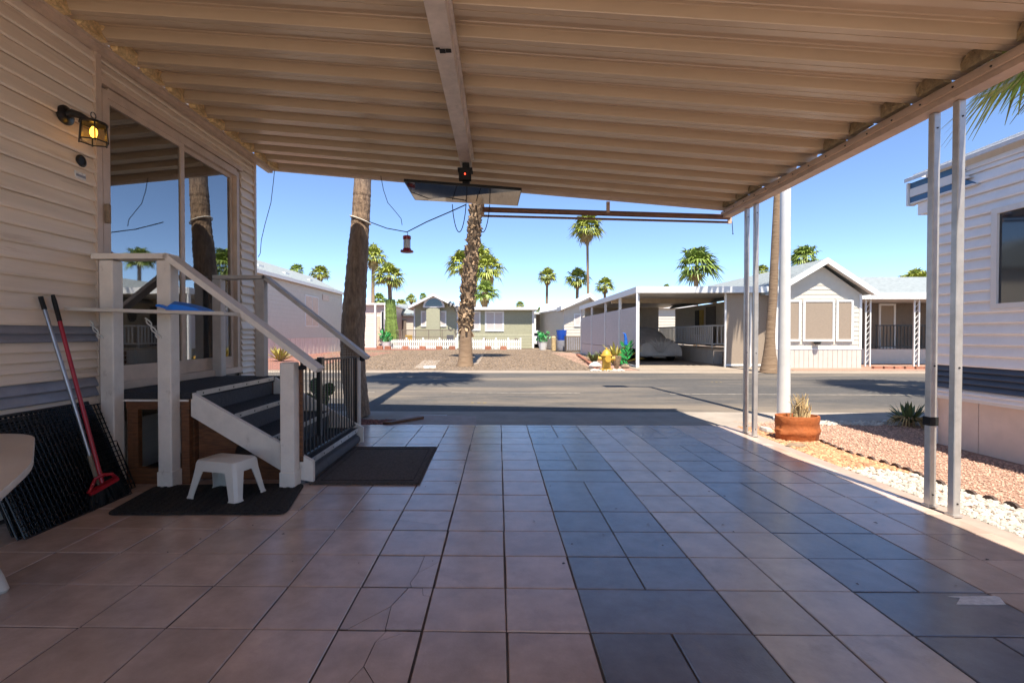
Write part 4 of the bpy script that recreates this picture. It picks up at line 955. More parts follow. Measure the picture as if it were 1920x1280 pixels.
# ---- white gabled house with carport
hs = thing('gabled_house', (10.5, 18, 0), 'white clapboard gabled house with tan window screens across the street', 'house')
HY = 16.1; hx0, hx1, hpk = 9.12, 11.93, 10.62
ez, pz = 2.42, 3.36
b = MB(); lapw(b, (hx0, HY), (hx1, HY), .62, ez, .15)
lapw(b, (hx0, HY), (hx1, HY), ez, pz-.05, .15, gable=lambda z: ((hpk-hx0)/(hx1-hx0)*(z-ez)/(pz-ez), 1-(1-(hpk-hx0)/(hx1-hx0))*(z-ez)/(pz-ez)))
b.build('front_siding', 'white_house', hs)
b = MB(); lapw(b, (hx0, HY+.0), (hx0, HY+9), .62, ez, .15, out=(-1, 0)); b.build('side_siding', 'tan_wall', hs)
boxo('right_wall', 'white_house', hs, hx1-.02, hx1+.01, HY+.03, HY+9, .0, ez)
for k in range(18):
    x = hx0 + k*(hx1-hx0)/18
    boxo('skirt_board', 'skirt_white', hs, x+.006, x+(hx1-hx0)/18-.004, HY-.022, HY-.0, -.02, .60)
boxo('skirt_cap', 'white_trim', hs, hx0, hx1, HY-.035, HY-.0, .60, .645)
for x in (hx0, hx1-.08): boxo('corner_board', 'white_trim', hs, x, x+.08, HY-.03, HY+.02, .646, ez)
for (a, c) in (((hpk, 3.56), (hx1+.32, 2.47)), ((hpk, 3.56), (hx0-.32, 2.47))):
    b = MB(); b.prism([(a[0], HY-.28, a[1]), (c[0], HY-.28, c[1]), (c[0], HY-.28, c[1]-.06), (a[0], HY-.28, a[1]-.06)], (0, 9.2, 0)); b.build('roof', 'shingle', hs)
    b = MB(); b.prism([(a[0], HY-.32, a[1]+.02), (c[0], HY-.32, c[1]+.02), (c[0], HY-.32, c[1]-.17), (a[0], HY-.32, a[1]-.17)], (0, .035, 0)); b.build('rake_board', 'white_trim', hs)
    b = MB(); b.prism([(a[0], HY-.28, a[1]-.064), (c[0], HY-.28, c[1]-.064), (c[0], HY-.28, c[1]-.085), (a[0], HY-.28, a[1]-.085)], (0, .28, 0)); b.build('soffit', 'white_trim', hs)
wz0, wz1 = P(1500, 636, HY).z, P(1500, 566, HY).z
for x0, x1 in ((1476, 1496), (1508, 1559), (1570, 1594)): window(hs, P(x0, 600, HY).x, P(x1, 600, HY).x, wz0, wz1, HY-.012)
b = MB(); q = P(1532, 640, HY-.1); b.lathe((q.x, HY-.12, q.z-.10), [(.06,0),(.10,.03),(.11,.10),(.09,.10)], 10); b.build('window_basket', 'black_metal', hs)
# carport of that house
cz = 2.60; CX0, CX1, CY0, CY1 = 4.62, 9.05, 16.15, 27.5
h2 = thing('white_carport', (6.8, 20, 0), 'white flat-roofed carport attached to the gabled house across the street', 'carport')
b = MB(); b.box(CX0, CX1+.2, CY0, CY1, cz-.02, cz+.06); b.build('roof_deck', 'white_trim', h2)
b = MB(); b.box(CX0-.02, CX1+.25, CY0-.04, CY0-.001, cz-.12, cz+.09); b.build('front_fascia', 'white_trim', h2)
b = MB(); b.box(CX0-.05, CX0-.001, CY0, CY1, cz-.12, cz+.09); b.build('side_fascia', 'white_trim', h2)
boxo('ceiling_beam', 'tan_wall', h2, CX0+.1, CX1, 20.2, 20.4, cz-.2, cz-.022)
for y in (16.25, 18.6, 21.1, 24.2, 27.2):
    boxo('post', 'white_trim', h2, CX0, CX0+.09, y, y+.09, 0, cz-.021)
for i, (y0, y1) in enumerate(((16.36, 18.58), (18.71, 21.08), (21.21, 24.18), (24.31, 27.18))):
    b = MB(); 
    nrow = 14
    for r_ in range(nrow):
        z0 = .62 + r_*(2.05-.62)/nrow; b.prism([(CX0+.02, y0, z0), (CX0+.035, y0, z0), (CX0+.045, y0, z0+.1), (CX0+.03, y0, z0+.1)], (0, y1-y0, 0))
    b.build('louvre_screen', 'mauve_screen', h2)
    if i: boxo('lower_panel', 'mauve_screen', h2, CX0+.03, CX0+.05, y0, y1, 0.02, .60)
    else: boxo('lower_rail', 'white_trim', h2, CX0+.02, CX0+.06, y0, y1, .0, .04)
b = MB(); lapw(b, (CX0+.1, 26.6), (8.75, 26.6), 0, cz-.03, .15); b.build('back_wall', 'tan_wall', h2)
boxo('downpipe', 'white_trim', h2, CX0-.05, CX0-.005, CY0-.03, CY0+.02, .0, cz-.13)
# porch of the gabled house: deck, steps, railing, screens
po = thing('porch', (8.4, 18.5, 0), 'side porch with cream railing, steps and tan sun screens under the white carport', 'porch')
PY = 16.7
x_a = P(1352, 600, PY).x; 
boxo('deck', 'tan_wall', po, 8.05, hx0-.03, 18.2, 24.5, .50, .58)
for k in range(12):
    y = 18.22 + k*.52; boxo('deck_skirt_board', 'skirt_white', po, 8.02, 8.05, y, y+.50, 0, .50)
boxo('deck_front', 'skirt_white', po, 8.05, hx0-.03, 18.16, 18.195, 0, .49)
for k in range(3): boxo('step', 'raw_wood', po, 8.35, hx0-.05, 17.3+.29*k, 18.15, .16*k, .16*k+.13)
b = MB(); b.box(8.03, 8.09, 18.2, 24.5, 1.40, 1.46); b.box(8.03, 8.09, 18.2, 24.5, .72, .77); b.build('rail', 'white_trim', po)
b = MB(); b.box(8.1, hx0-.04, 18.22, 18.27, 1.40, 1.46); b.box(8.1, hx0-.04, 18.22, 18.27, .72, .77); b.build('rail', 'white_trim', po)
for k in range(34): boxo('baluster', 'white_trim', po, 8.04, 8.08, 18.35+k*.18, 18.39+k*.18, .58 if k % 8 == 0 else .771, 1.399)
for k in range(6): boxo('baluster', 'white_trim', po, 8.18+k*.15, 8.22+k*.15, 18.225, 18.265, .771, 1.399)
d_ = MB(); d_.box(hx0-.06, hx0-.02, 20.4, 21.3, .6, 2.3); d_ = d_.build('door', 'dark_wall', po)
boxo('shutter', 'hydrant_yellow', po, hx0-.05, hx0-.02, 21.6, 22.0, 1.1, 2.2); boxo('window_pane', 'window_dark', po, hx0-.045, hx0-.018, 22.05, 22.5, 1.1, 2.2)
b = MB(); b.lathe((hx0-.05, 19.4, 1.85), [(.2,-.03),(.24,0),(.2,.03)], 14)
for v in b.v: dz, dx = v.z-1.85, v.x-(hx0-.05); v.x, v.z = hx0-.05+dz, 1.85+dx
b.build('wreath', 'dark_wall', po)
for x0, x1 in ((7.62, 8.42), (8.46, hx0-.03)):
    boxo('screen', 'tan_screen', po, x0+.05, x1, 16.42, 16.45, .10, cz-.13)
    b = MB(); b.box(x0, x0+.05, 16.40, 16.47, 0, cz-.03); b.box(x0+.05, x1, 16.40, 16.47, .04, .10); b.build('screen_frame', 'white_trim', po)
rh = thing('rear_house', (12, 34, 0), 'white clapboard house glimpsed through the back of the white carport', 'house')
b = MB(); lapw(b, (10.6, 34), (13.6, 34), 0, 2.9, .2, t=.02); b.build('wall', 'white_house', rh)
boxo('roof', 'white_trim', rh, 10.4, 13.8, 33.7, 40, 2.91, 3.1)
# covered car
cc_ = thing('covered_car', (6.9, 21.5, 0), 'car under a wrinkled grey fabric cover inside the white carport', 'car')
prof = [(0,.62,.26),(.05,.80,.22),(.5,.92,.20),(1.1,.98,.20),(1.5,1.02,.2),(2.1,1.36,.2),(2.7,1.44,.2),(3.3,1.40,.2),(3.9,1.15,.2),(4.3,.95,.22),(4.45,.6,.26)]
b = MB(); rings = []; random.seed(21)
for t, h, lo in prof:
    hw = .95*(1-.10*abs(t-2.2)/2.2) ; ring = []
    for q in range(20):
        a = math.pi*q/19; cx_ = math.cos(a); sx_ = math.sin(a)
        ex = abs(cx_)**.45*(1 if cx_ > 0 else -1)*hw*(1-.22*sx_**3*(1 if h > 1.1 else .3)); zz = lo + (h-lo)*sx_**.55
        ring.append((6.55+ex+random.uniform(-.02,.02), 19.6+t, zz+random.uniform(-.015,.015)))
    rings.append(ring)
b.loft(rings); b.build('car_cover', 'cover_grey', cc_, smooth=True)
b = MB(); rings = []
for k in range(7):
    b.tube([(5.9+k*.21, 19.58-.03, 1.0-.05*abs(k-3)), (6.2+k*.11, 19.57, .7), (6.45+k*.03, 19.56, .38)], [.012,.02,.012], 6)
b.build('cover_fold', 'cover_grey', cc_, smooth=True)
for x in (5.75, 7.22):
    for y in (20.4, 23.1):
        b = MB(); b.lathe((0,0,0), [(.2,-.1),(.31,-.09),(.31,.09),(.2,.1)], 18)
        for v in b.v: v.x, v.z = v.z + x, v.x + .31; v.y += y
        b.build('wheel', 'black_matte', cc_, smooth=True)
boxo('bumper', 'skirt_white', cc_, 6.3, 6.8, 19.75, 19.95, .16, .42, .03)
# ---- house at the right with a porch
ph = thing('porch_house', (13.5, 20, 0), 'grey-roofed house with dark porch and white trellis columns, far right', 'house')
fy = 19.6
b = MB(); b.box(12.4, 20, fy, fy+.1, .5, 2.45); b.build('porch_wall', 'dark_wall', ph)
b = MB(); b.prism([(12.2, 16.7, 2.42), (22, 16.7, 2.42), (22, 22.0, 3.6), (12.2, 22.0, 3.6)], (0, 0, .07)); b.build('roof', 'shingle', ph)
b = MB(); b.box(12.2, 22, 16.62, 16.69, 2.30, 2.52); b.build('fascia', 'white_trim', ph)
boxo('ceiling', 'white_trim', ph, 12.2, 20, 16.7, fy, 2.36, 2.40)
boxo('porch_floor', 'skirt_white', ph, 12.6, 20, 18.4, fy-.002, 0, .55)
boxo('side_wall', 'white_house', ph, 20, 20.1, 17, 26, 0, 2.4)
for px in (1625, 1704, 1716):
    X = P(px, 690, 16.9).x; b = MB()
    if px == 1625 or px == 1716:
        b.box(X-.10, X-.06, 16.85, 16.90, 0, 2.36); b.box(X+.06, X+.10, 16.85, 16.90, 0, 2.36)
        for k in range(12):
            z_ = .1 + k*.19; b.bar((X-.07, 16.875, z_), (X+.07, 16.875, z_+.17), .012, .02, (0,1,0))
        b.build('trellis_column', 'white_trim', ph)
d_ = window(ph, P(1650, 600, fy).x, P(1674, 600, fy).x, .62, 2.25, fy-.0, 'tan_screen', 'white_trim', .08); 
b = MB(); b.box(14.2, 20, 18.42, 18.46, 1.42, 1.46); b.box(14.2, 20, 18.42, 18.46, .62, .66); b.build('rail', 'black_metal', ph)
for k in range(42): boxo('baluster', 'black_metal', ph, 14.22+k*.13, 14.24+k*.13, 18.43, 18.45, .56, 1.42)
b = MB(); b.box(11.95, 12.3, 17.2, 19, -.02, .0)
for k in range(14):
    x = 12.1 + k*.31; boxo('border_brick', 'brick', ph, x, x+.27, 15.75-.03*k, 15.87-.03*k, -.01, .07)
# ---- green house with arched window
gh = thing('green_house', (-1.5, 39, 0), 'sage green house with white-trimmed gable and arched window across the lot', 'house')
GY = 38.5; gx = lambda px, py=600: P(px, py, GY).x
gz = lambda py: P(880, py, GY).z
gx0, gxm, gx1 = gx(776), gx(858), gx(1001); gp = gx(815)
b = MB(); b.prism([(gx0, GY, 0), (gxm, GY, 0), (gxm, GY, gz(577)), (gp, GY, gz(556)), (gx0, GY, gz(577))], (0, .1, 0)); b.build('gable_wall', 'green_house', gh)
boxo('bay_panel', 'green_house', gh, gx(801), gx(826), GY-.5, GY-.002, 0, gz(578))
b = MB(); b.prism([(gx(801), GY-.5, gz(578)), (gx(826), GY-.5, gz(578)), (gx(826), GY-.5, gz(572)), (gx(820), GY-.5, gz(563)), (gp, GY-.5, gz(561)), (gx(806), GY-.5, gz(563)), (gx(801), GY-.5, gz(572))], (0, .49, 0)); b.build('bay_head', 'green_house', gh)
for (a, c) in (((gp, gz(552)), (gx(861), gz(575))), ((gp, gz(552)), (gx(768), gz(576)))):
    b = MB(); b.prism([(a[0], GY-.9, a[1]), (c[0], GY-.9, c[1]), (c[0], GY-.9, c[1]-.19), (a[0], GY-.9, a[1]-.19)], (0, 10, 0)); b.build('gable_roof', 'white_trim', gh)
b = MB(); cxw = gp; zc = gz(577)
b.prism([(cxw+.86*math.cos(t), GY-.53, zc+.86*math.sin(t)) for t in [R(a) for a in range(0, 181, 12)]], (0, .028, 0)); aw = b.build('arched_window', 'white_trim', gh)
b = MB(); b.prism([(cxw+.68*math.cos(t), GY-.56, zc+.10+.60*math.sin(t)) for t in [R(a) for a in range(0, 181, 12)]], (0, .028, 0)); b.build('pane', 'window_dark', aw)
for x0, x1 in ((793, 799), (828, 836)): window(gh, gx(x0)-.06, gx(x1)-.06, gz(610), gz(585), GY-.0, 'mauve_screen', t=.1)
b = MB()
z_ = gz(626)
b.box(gxm, gx1, GY+.3, GY+.4, z_, gz(580)); b.build('flat_wall', 'green_house', gh)
for k in range(28):
    x = gxm + (gx1-gxm)*k/28; boxo('panel_batten', 'green_house', gh, x, x+.04, GY+.27, GY+.298, z_, gz(581))
b = MB(); lapw(b, (gxm, GY+.3), (gx1, GY+.3), 0, z_, .24, t=.03); b.build('lower_siding', 'green_house', gh)
b = MB(); b.box(gxm-.2, gx1+.3, GY-.3, GY+8, gz(581), gz(576)); b.build('flat_roof', 'white_trim', gh)
boxo('end_trim', 'white_trim', gh, gx1-.12, gx1+.04, GY+.25, GY+.299, 0, gz(581)); boxo('end_trim', 'white_trim', gh, gxm-.06, gxm+.06, GY-.06, GY-.002, 0, gz(577)); boxo('end_trim', 'white_trim', gh, gx0, gx0+.1, GY-.06, GY-.002, 0, gz(577))
window(gh, gx(887), gx(898), gz(617), gz(586), GY+.3, 'mauve_screen', t=.12); window(gh, gx(912), gx(942), gz(618), gz(586), GY+.3, 'mauve_screen', t=.13, div=(gx(927),))
window(gh, gx(862), gx(872), gz(617), gz(586), GY+.3, 'mauve_screen', t=.12)
boxo('end_wall', 'green_house', gh, gx1-.1, gx1, GY+.41, GY+8, 0, gz(581)); boxo('left_wall', 'green_house', gh, gx0, gx0+.1, GY+.11, GY+9, 0, gz(577))
for px in (905, 965): boxo('foundation_vent', 'dark_wall', gh, gx(px), gx(px+6), GY+.24, GY+.262, gz(638), gz(634))
b = MB()                                                   # scroll ornament on the gable
c0 = Vector((gx(848), GY-.95, gz(572)))
for s_ in (0, 1):
    b.tube([c0 + Vector((.25*math.cos(t)*(1-t/14)+s_*.5, 0, .25*math.sin(t)*(1-t/14)-s_*.35)) for t in [i*.5 for i in range(16)]], .04, 6)
b.build('scroll_ornament', 'black_metal', gh)
# railing and furniture in front of the green house
ra = thing('patio_railing', (gx(806), GY-1.8, 0), 'dark metal railing in front of the green gable', 'railing')
b = MB(); ry = GY-1.8
for px in range(738, 862, 24): b.box(gx(px)-.03, gx(px)+.03, ry-.03, ry+.03, 0, 1.45)
b.box(gx(738), gx(858), ry-.03, ry+.03, 1.40, 1.46); b.box(gx(738), gx(858), ry-.02, ry+.02, .9, .94)
for k in range(60): x = gx(738)+(gx(858)-gx(738))*k/60; b.box(x, x+.02, ry-.01, ry+.01, 0, 1.4)
b.build('frame', 'green_leaf' if False else 'dark_wall', ra)
for q, (px, m_n, lab) in enumerate(((770, 'hydrant_yellow', 'yellow patio chair behind the dark railing'), (846, 'navy_band', 'dark blue patio chair behind the dark railing'))):
    X = gx(px); ch = thing('patio_chair', (X, GY-1.1, 0), lab, 'chair')
    boxo('seat', m_n, ch, X-.28, X+.28, GY-1.35, GY-.85, .42, .48); boxo('backrest', m_n, ch, X-.28, X+.28, GY-.87, GY-.8, .48, 1.05)
    for sx in (-.24, .24):
        for sy in (-1.3, -.88): boxo('leg', 'black_metal', ch, X+sx-.02, X+sx+.02, GY+sy-.02, GY+sy+.02, 0, .42)
# picket fences
def fence(px0, px1, Yf, lab, h=.75):
    x0, x1 = P(px0, 640, Yf).x, P(px1, 640, Yf).x; f_ = thing('picket_fence', ((x0+x1)/2, Yf, 0), lab, 'fence', 'white picket fences on the lot edge')
    b = MB(); b.box(x0, x1, Yf, Yf+.03, .16, .24); b.box(x0, x1, Yf, Yf+.03, h-.22, h-.14); b.build('rail', 'white_trim', f_)
    n = int((x1-x0)/.155); b = MB()
    for k in range(n+1):
        x = x0+(x1-x0)*k/n; b.prism([(x-.045, Yf-.022, .02), (x+.045, Yf-.022, .02), (x+.045, Yf-.022, h-.05), (x, Yf-.022, h+.01), (x-.045, Yf-.022, h-.05)], (0, .02, 0))
    b.build('pickets', 'white_trim', f_, kind='stuff')
    for k in range(0, 5): x = x0+(x1-x0)*k/4; boxo('post', 'white_trim', f_, x-.06, x+.06, Yf+.032, Yf+.14, 0, h+.12)
fence(731, 855, 36.3, 'white picket fence left of the shaggy palm'); fence(884, 976, 35.5, 'white picket fence right of the shaggy palm')
for i, px in enumerate((712, 727, 760, 792, 823, 848, 915, 944)):
    p = P(px, 651, 35.0); b = MB(); b.cbox(p.x-.22, p.x+.22, 34.9, 35.15, -.01, .26, .02)
    b.build('block', 'brick', label=['low red block left of the fence, nearest the thick palm','low red block at the left end of the picket fence','low red block in front of the yellow patio chair','low red block below the left window of the green gable','low red block below the right window of the green gable','low red block just left of the shaggy palm','low red block right of the shaggy palm under the wide window','rightmost low red block along the picket fence'][i], cat='block', group='red blocks along the picket fence')
# ---- small houses between
def shed(name, px0, px1, Yh, ytop, m, lab, cat='house', roof='white_trim', deep=8):
    x0, x1 = P(px0, 640, Yh).x, P(px1, 640, Yh).x; zt = P(px0, ytop, Yh).z; t_ = thing(name, ((x0+x1)/2, Yh, 0), lab, cat)
    b = MB(); lapw(b, (x0, Yh), (x1, Yh), 0, zt, .2, t=.02); b.build('front_wall', m, t_)
    b = MB(); b.box(x0, x0+.05, Yh+.04, Yh+deep, 0, zt); b.box(x1-.05, x1, Yh+.04, Yh+deep, 0, zt); b.build('side_wall', m, t_)
    b = MB(); b.box(x0-.25, x1+.25, Yh-.35, Yh+deep, zt+.002, zt+.16); b.build('roof', roof, t_)
    return t_, x0, x1, zt
t_, x0, x1, zt = shed('tan_house', 655, 727, 40, 572, 'skirt_pink', 'tan flat-roofed house right of the thick near palm trunk')
for px in (703, 722): X = P(px, 640, 39.5).x; boxo('porch_post', 'white_trim', t_, X-.08, X+.08, 39.6, 39.7, 0, zt)
window(t_, P(716, 600, 40).x, P(720, 600, 40).x, 1.2, 3.0, 39.97, 'window_dark', t=.06); boxo('door', 'trim_tan', t_, P(707, 600, 40).x, P(713, 600, 40).x, 39.93, 39.97, .1, 2.6)
t_, x0, x1, zt = shed('grey_roof_house', 744, 775, 46, 592, 'white_house', 'small white house with sloping grey roof left of the green gable', roof='shingle')
b = MB(); b.prism([(x0-.4, 45.6, zt+.17), (x1+.4, 45.6, zt+.17), (x1+.4, 52, zt+.17), (x0+.3, 52, zt+1.4), (x0-.2, 48, zt+1.2)], (0, 0, .05)); b.build('roof_slope', 'shingle', t_)
boxo('porch_screen', 'dark_wall', t_, P(746, 600, 46).x, P(762, 600, 46).x, 45.9, 45.96, 0, zt-.4)
t_, x0, x1, zt = shed('open_carport', 998, 1028, 44, 590, 'dark_wall', 'dark open carport in the gap right of the green house', 'carport')
X = P(1003, 640, 42.5).x; boxo('post', 'white_trim', t_, X-.08, X+.08, 42.5, 42.62, 0, zt); b = MB(); b.box(x0-.2, x1+.2, 42.3, 43.64, zt+.004, zt+.17); b.build('roof_front', 'white_trim', t_)
# car tail in the gap
X = P(1009, 640, 41).x; pc_ = thing('parked_car', (X, 42, 0), 'white car with red tail light parked beside the green house', 'car')
b = MB(); b.loft([[(X-.85, 41.0+y, .3), (X+.85, 41.0+y, .3), (X+.88, 41.0+y, .3+.5*h), (X+.72*tp, 41.0+y, .3+h), (X-.72*tp, 41.0+y, .3+h), (X-.88, 41.0+y, .3+.5*h)] for y, h, tp in ((0, .55, 1.15), (.1, .95, 1.1), (.9, 1.15, .95), (2.0, 1.15, .95), (2.9, .75, 1.1), (4.0, .62, 1.1))]); b.build('body', 'car_white', pc_, smooth=True)
boxo('rear_window', 'window_dark', pc_, X-.55, X+.55, 41.0, 41.12, 1.02, 1.24)
for sx in (-.72, .72): boxo('tail_light', 'tail_red', pc_, X+sx-.1, X+sx+.1, 40.96, 41.06, .75, 1.15)
for sx in (-.8, .8):
    b = MB(); b.lathe((0,0,0), [(.2,-.1),(.31,-.09),(.31,.09),(.2,.1)], 14)
    for v in b.v: v.x, v.z = v.z + X + sx, v.x + .31; v.y += 41.9
    b.build('wheel', 'black_matte', pc_)
# ---- small white gabled house
wg = thing('small_gabled_house', (5, 33, 0), 'small cream gabled house left of the white carport', 'house')
WY = 33.0; wx = lambda px: P(px, 600, WY).x; wz = lambda py: P(1080, py, WY).z
a0_, a1_, ap = wx(1058), wx(1120), wx(1103)
b = MB(); lapw(b, (a0_, WY), (a1_, WY), 0, wz(577), .2, t=.02); lapw(b, (a0_, WY), (a1_, WY), wz(577), wz(560), .15, t=.02, gable=lambda z: ((ap-a0_)/(a1_-a0_)*(z-wz(577))/(wz(558)-wz(577)), 1-(1-(ap-a0_)/(a1_-a0_))*(z-wz(577))/(wz(558)-wz(577)))); b.build('front_wall', 'white_house', wg)
for c in (wx(1050), wx(1132)):
    b = MB(); b.prism([(ap, WY-.6, wz(550)), (c, WY-.6, wz(574)), (c, WY-.6, wz(574)-.3), (ap, WY-.6, wz(550)-.3)], (0, 9, 0)); b.build('roof', 'white_trim', wg)
b = MB(); lapw(b, (wx(1030), WY+7.5), (a0_, WY), 0, wz(578), .2, out=(-.9,-.4), t=.02); b.build('side_wall', 'white_house', wg)
b = MB(); b.prism([(wx(1027), WY+7, wz(580)), (a0_, WY-.4, wz(580)), (ap, WY-.4, wz(562)), (wx(1034), WY+8, wz(560))], (0,0,.1)); b.build('side_roof', 'white_trim', wg)
window(wg, wx(1078), wx(1087), wz(610), wz(590), WY-.015, 'mauve_screen', t=.08)
ac = thing('air_conditioner', (wx(1071), WY-1.2, 0), 'grey outdoor air conditioner beside the small cream house', 'air conditioner')
X = wx(1071); boxo('case', 'dark_wall', ac, X-.55, X+.55, WY-1.5, WY-.7, 0, 1.0)
for k in range(9): boxo('grille', 'stripe_grey', ac, X-.5+k*.12, X-.44+k*.12, WY-1.53, WY-1.5, .08, .92)
X = P(1097, 640, 28).x; lk = thing('storage_locker', (X, 28, 0), 'tall pale grey storage locker at the back of the white carport', 'locker')
boxo('cabinet', 'skirt_white', lk, X-.22, X+.22, 27.8, 28.3, 0, 1.85); boxo('door', 'paint_grey', lk, X-.19, X+.19, 27.77, 27.798, .05, 1.8)
# barrels, post and planter by the gap
X = P(1051, 650, 33.5).x
for z0, m_n, r_, nm, lab in ((0, 'stripe_grey', .36, 'barrel', 'grey-blue barrel under the cobalt pot'), (.702, 'blue_pot', .34, 'glazed_pot', 'cobalt blue pot standing on the grey-blue barrel')):
    b = MB(); b.lathe((X, 33.0, z0), [(r_*.8,0),(r_,.2),(r_,.5),(r_*1.08,.66),(r_*1.08,.70)], 16); b.build(nm, m_n, smooth=True, label=lab, cat='pot')
X = P(1038, 650, 33).x; b = MB(); b.lathe((X, 33, 0), [(.16,0),(.16,.9),(.08,.98)], 12); b.build('bollard', 'straw', smooth=True, label='short cream bollard beside the blue barrel', cat='bollard')
for px, Yp, lab in ((1018, 34.5, 'white pot with bright green foliage in the gap by the car'), (724, 36.0, 'white pot with bright green leaves left of the picket fence')):
    X = P(px, 650, Yp).x; pt_ = thing('potted_plant', (X, Yp, 0), lab, 'potted plant'); b = MB(); b.lathe((X, Yp, 0), [(.24,0),(.34,.5),(.36,.55)], 12); b.build('pot', 'white_trim', pt_)
    b = MB()
    for k in range(60):
        d = Vector((random.gauss(0,.2), random.gauss(0,.15), random.uniform(.5, 1.15))); s_ = Vector((random.uniform(-.15,.15), random.uniform(-.1,.1), random.uniform(.05,.2))); p = Vector((X, Yp, 0))+d
        b.add([p, p+s_+Vector((.07,0,0)), p+s_*2, p+s_-Vector((.07,0,0))], [(0,1,2,3)])
    b.build('foliage', 'green_leaf', pt_)
# ---- long white house at left
lw = thing('long_white_house', (-13, 27, 0), 'long white house with shingled roof and pink skirting seen past the stairs', 'house')
LX = -10.6; ly0, ly1 = 19.5, 32.0
lz = P(640, 547, 32).z; lz = PX(640, 549, LX).z
ly1 = PX(641, 600, LX).y; ly0 = ly1 - 12
zsk = 1.0
b = MB(); lapw(b, (LX, ly0), (LX, ly1), .92, lz, .2, out=(1, 0), t=.02); b.build('siding', 'white_house', lw)
for k in range(40):
    y = ly0 + (ly1-ly0)*k/40; boxo('skirt_panel', 'skirt_pink', lw, LX-.03, LX+.0+.012*(k % 2), y, y+(ly1-ly0)/40-.01, -.02, .90)
boxo('skirt_rail', 'skirt_white', lw, LX-.02, LX+.03, ly0, ly1, .90, .94)
b = MB(); b.prism([(LX+.2, ly0-.3, lz), (LX-2.2, ly0-.3, lz+1.15), (LX-4.6, ly0-.3, lz), (LX-4.6, ly0-.3, lz-.05), (LX+.2, ly0-.3, lz-.05)], (0, ly1-ly0+.6, 0)); b.build('roof', 'shingle', lw)
b = MB(); b.box(LX+.16, LX+.22, ly0-.3, ly1+.3, lz-.14, lz+.03); b.build('fascia', 'white_trim', lw)
boxo('end_wall', 'white_house', lw, LX-4.4, LX-.03, ly0, ly0+.1, -.02, lz-.06); boxo('far_wall', 'white_house', lw, LX-4.4, LX-.03, ly1-.1, ly1, -.02, lz-.06)
boxo('corner_board', 'white_trim', lw, LX-.02, LX+.04, ly1-.12, ly1+.01, .0, lz-.06)
for y in (22.4, 25.2, 28.5):
    b = MB(); b.box(LX-1.1, LX-.6, y, y+.5, lz+.2, lz+.48); b.build('skylight', 'white_trim', lw)
ya, yb_ = PX(596, 580, LX).y, PX(571, 580, LX).y
b = MB(); b.box(LX, LX+.05, min(ya,yb_), max(ya,yb_), PX(571, 612, LX).z, PX(571, 552, LX).z); wi = b.build('window', 'white_trim', lw)
mid_ = (ya+yb_)/2; mn, mx_ = min(ya,yb_), max(ya,yb_)
for y0, y1 in ((mn+.08, mid_-.04), (mid_+.04, mx_-.08)): boxo('shade_panel', 'trim_tan', wi, LX+.05, LX+.06, y0, y1, PX(571, 612, LX).z+.06, PX(571, 552, LX).z-.06)
y0, y1 = PX(604, 555, LX).y, PX(616, 555, LX).y; boxo('vent', 'trim_tan', lw, LX+.021, LX+.05, y0, y1, PX(604, 562, LX).z, PX(604, 551, LX).z)
for px, py, L, n, lab in ((525, 662, .55, 26, 'spiky yellow-green agave in front of the long white house'),):
    p = PX(px, py, LX+1.6); clump('agave', (p.x, p.y, -.02), 40, .8, lab, 'agave_yellow', .06, .9)
structure('side_bed', 'red_gravel', rect(-13, -6.5, 14.97, 30), .0, .03)
# prickly pear behind the gate
pcx_, pcy_ = -2.52, 5.9
cact = thing('prickly_pear', (pcx_+.25, pcy_, -.01), 'green prickly pear seen through the gate bars', 'cactus')
for k, (dx, dz, r_, tl_) in enumerate(((0, .12, .11, 0), (.08, .30, .10, .4), (-.09, .28, .09, -.5), (.16, .42, .08, .7), (.0, .46, .09, 0))):
    b = MB(); b.lathe((0,0,0), [(.01,-r_*1.2),(r_*.6,-r_*.9),(r_,-.1*r_),(r_*.9,.5*r_),(r_*.5,1.0*r_),(.01,1.15*r_)], 12, 1, .28)
    for v in b.v:
        x, z_ = v.x, v.z; v.x = x*math.cos(tl_)+z_*math.sin(tl_); v.z = -x*math.sin(tl_)+z_*math.cos(tl_); v += Vector((pcx_+.25+dx, pcy_+k*.012, dz))
    b.build('pad', 'cactus', cact, smooth=True)
# ---- hydrant and plants by the far kerb
hp = G(1137, 694); hx = hp.x; hy = hp.y
hd_ = thing('fire_hydrant', (hx, hy, -.005), 'yellow fire hydrant on white stones at the far kerb', 'hydrant')
b = MB(); b.lathe((hx, hy, -.005), [(.19,0),(.19,.05),(.135,.06),(.13,.30),(.15,.33),(.15,.42),(.13,.44)], 18); b.build('barrel', 'hydrant_yellow', hd_, smooth=True)
b = MB(); b.lathe((hx, hy, .435), [(.18,0),(.18,.035),(.15,.05),(.12,.13),(.06,.19),(.03,.20),(.03,.25),(.02,.26)], 16); b.build('bonnet', 'hydrant_yellow', hd_, smooth=True)
for dx, dy, r_ in ((-1,0,.06),(1,0,.06),(0,-1,.085)):
    b = MB(); b.tube([(hx+dx*.1, hy+dy*.1, .36), (hx+dx*.22, hy+dy*.22, .36)], r_, 10); b.tube([(hx+dx*.22, hy+dy*.22, .36), (hx+dx*.26, hy+dy*.26, .36)], r_*1.15, 8); b.build('nozzle', 'hydrant_yellow', hd_, smooth=True)
stones('hydrant_stones', 'stone_white', [(hx-.55, hy-.35), (hx+.5, hy-.35), (hx+.5, hy+.25), (hx-.4, hy+.25)], 160, .03, .06, -.005, 'white stones round the yellow hydrant')
def at(px, py): g = G(px, py); return (g.x, g.y, -.005)
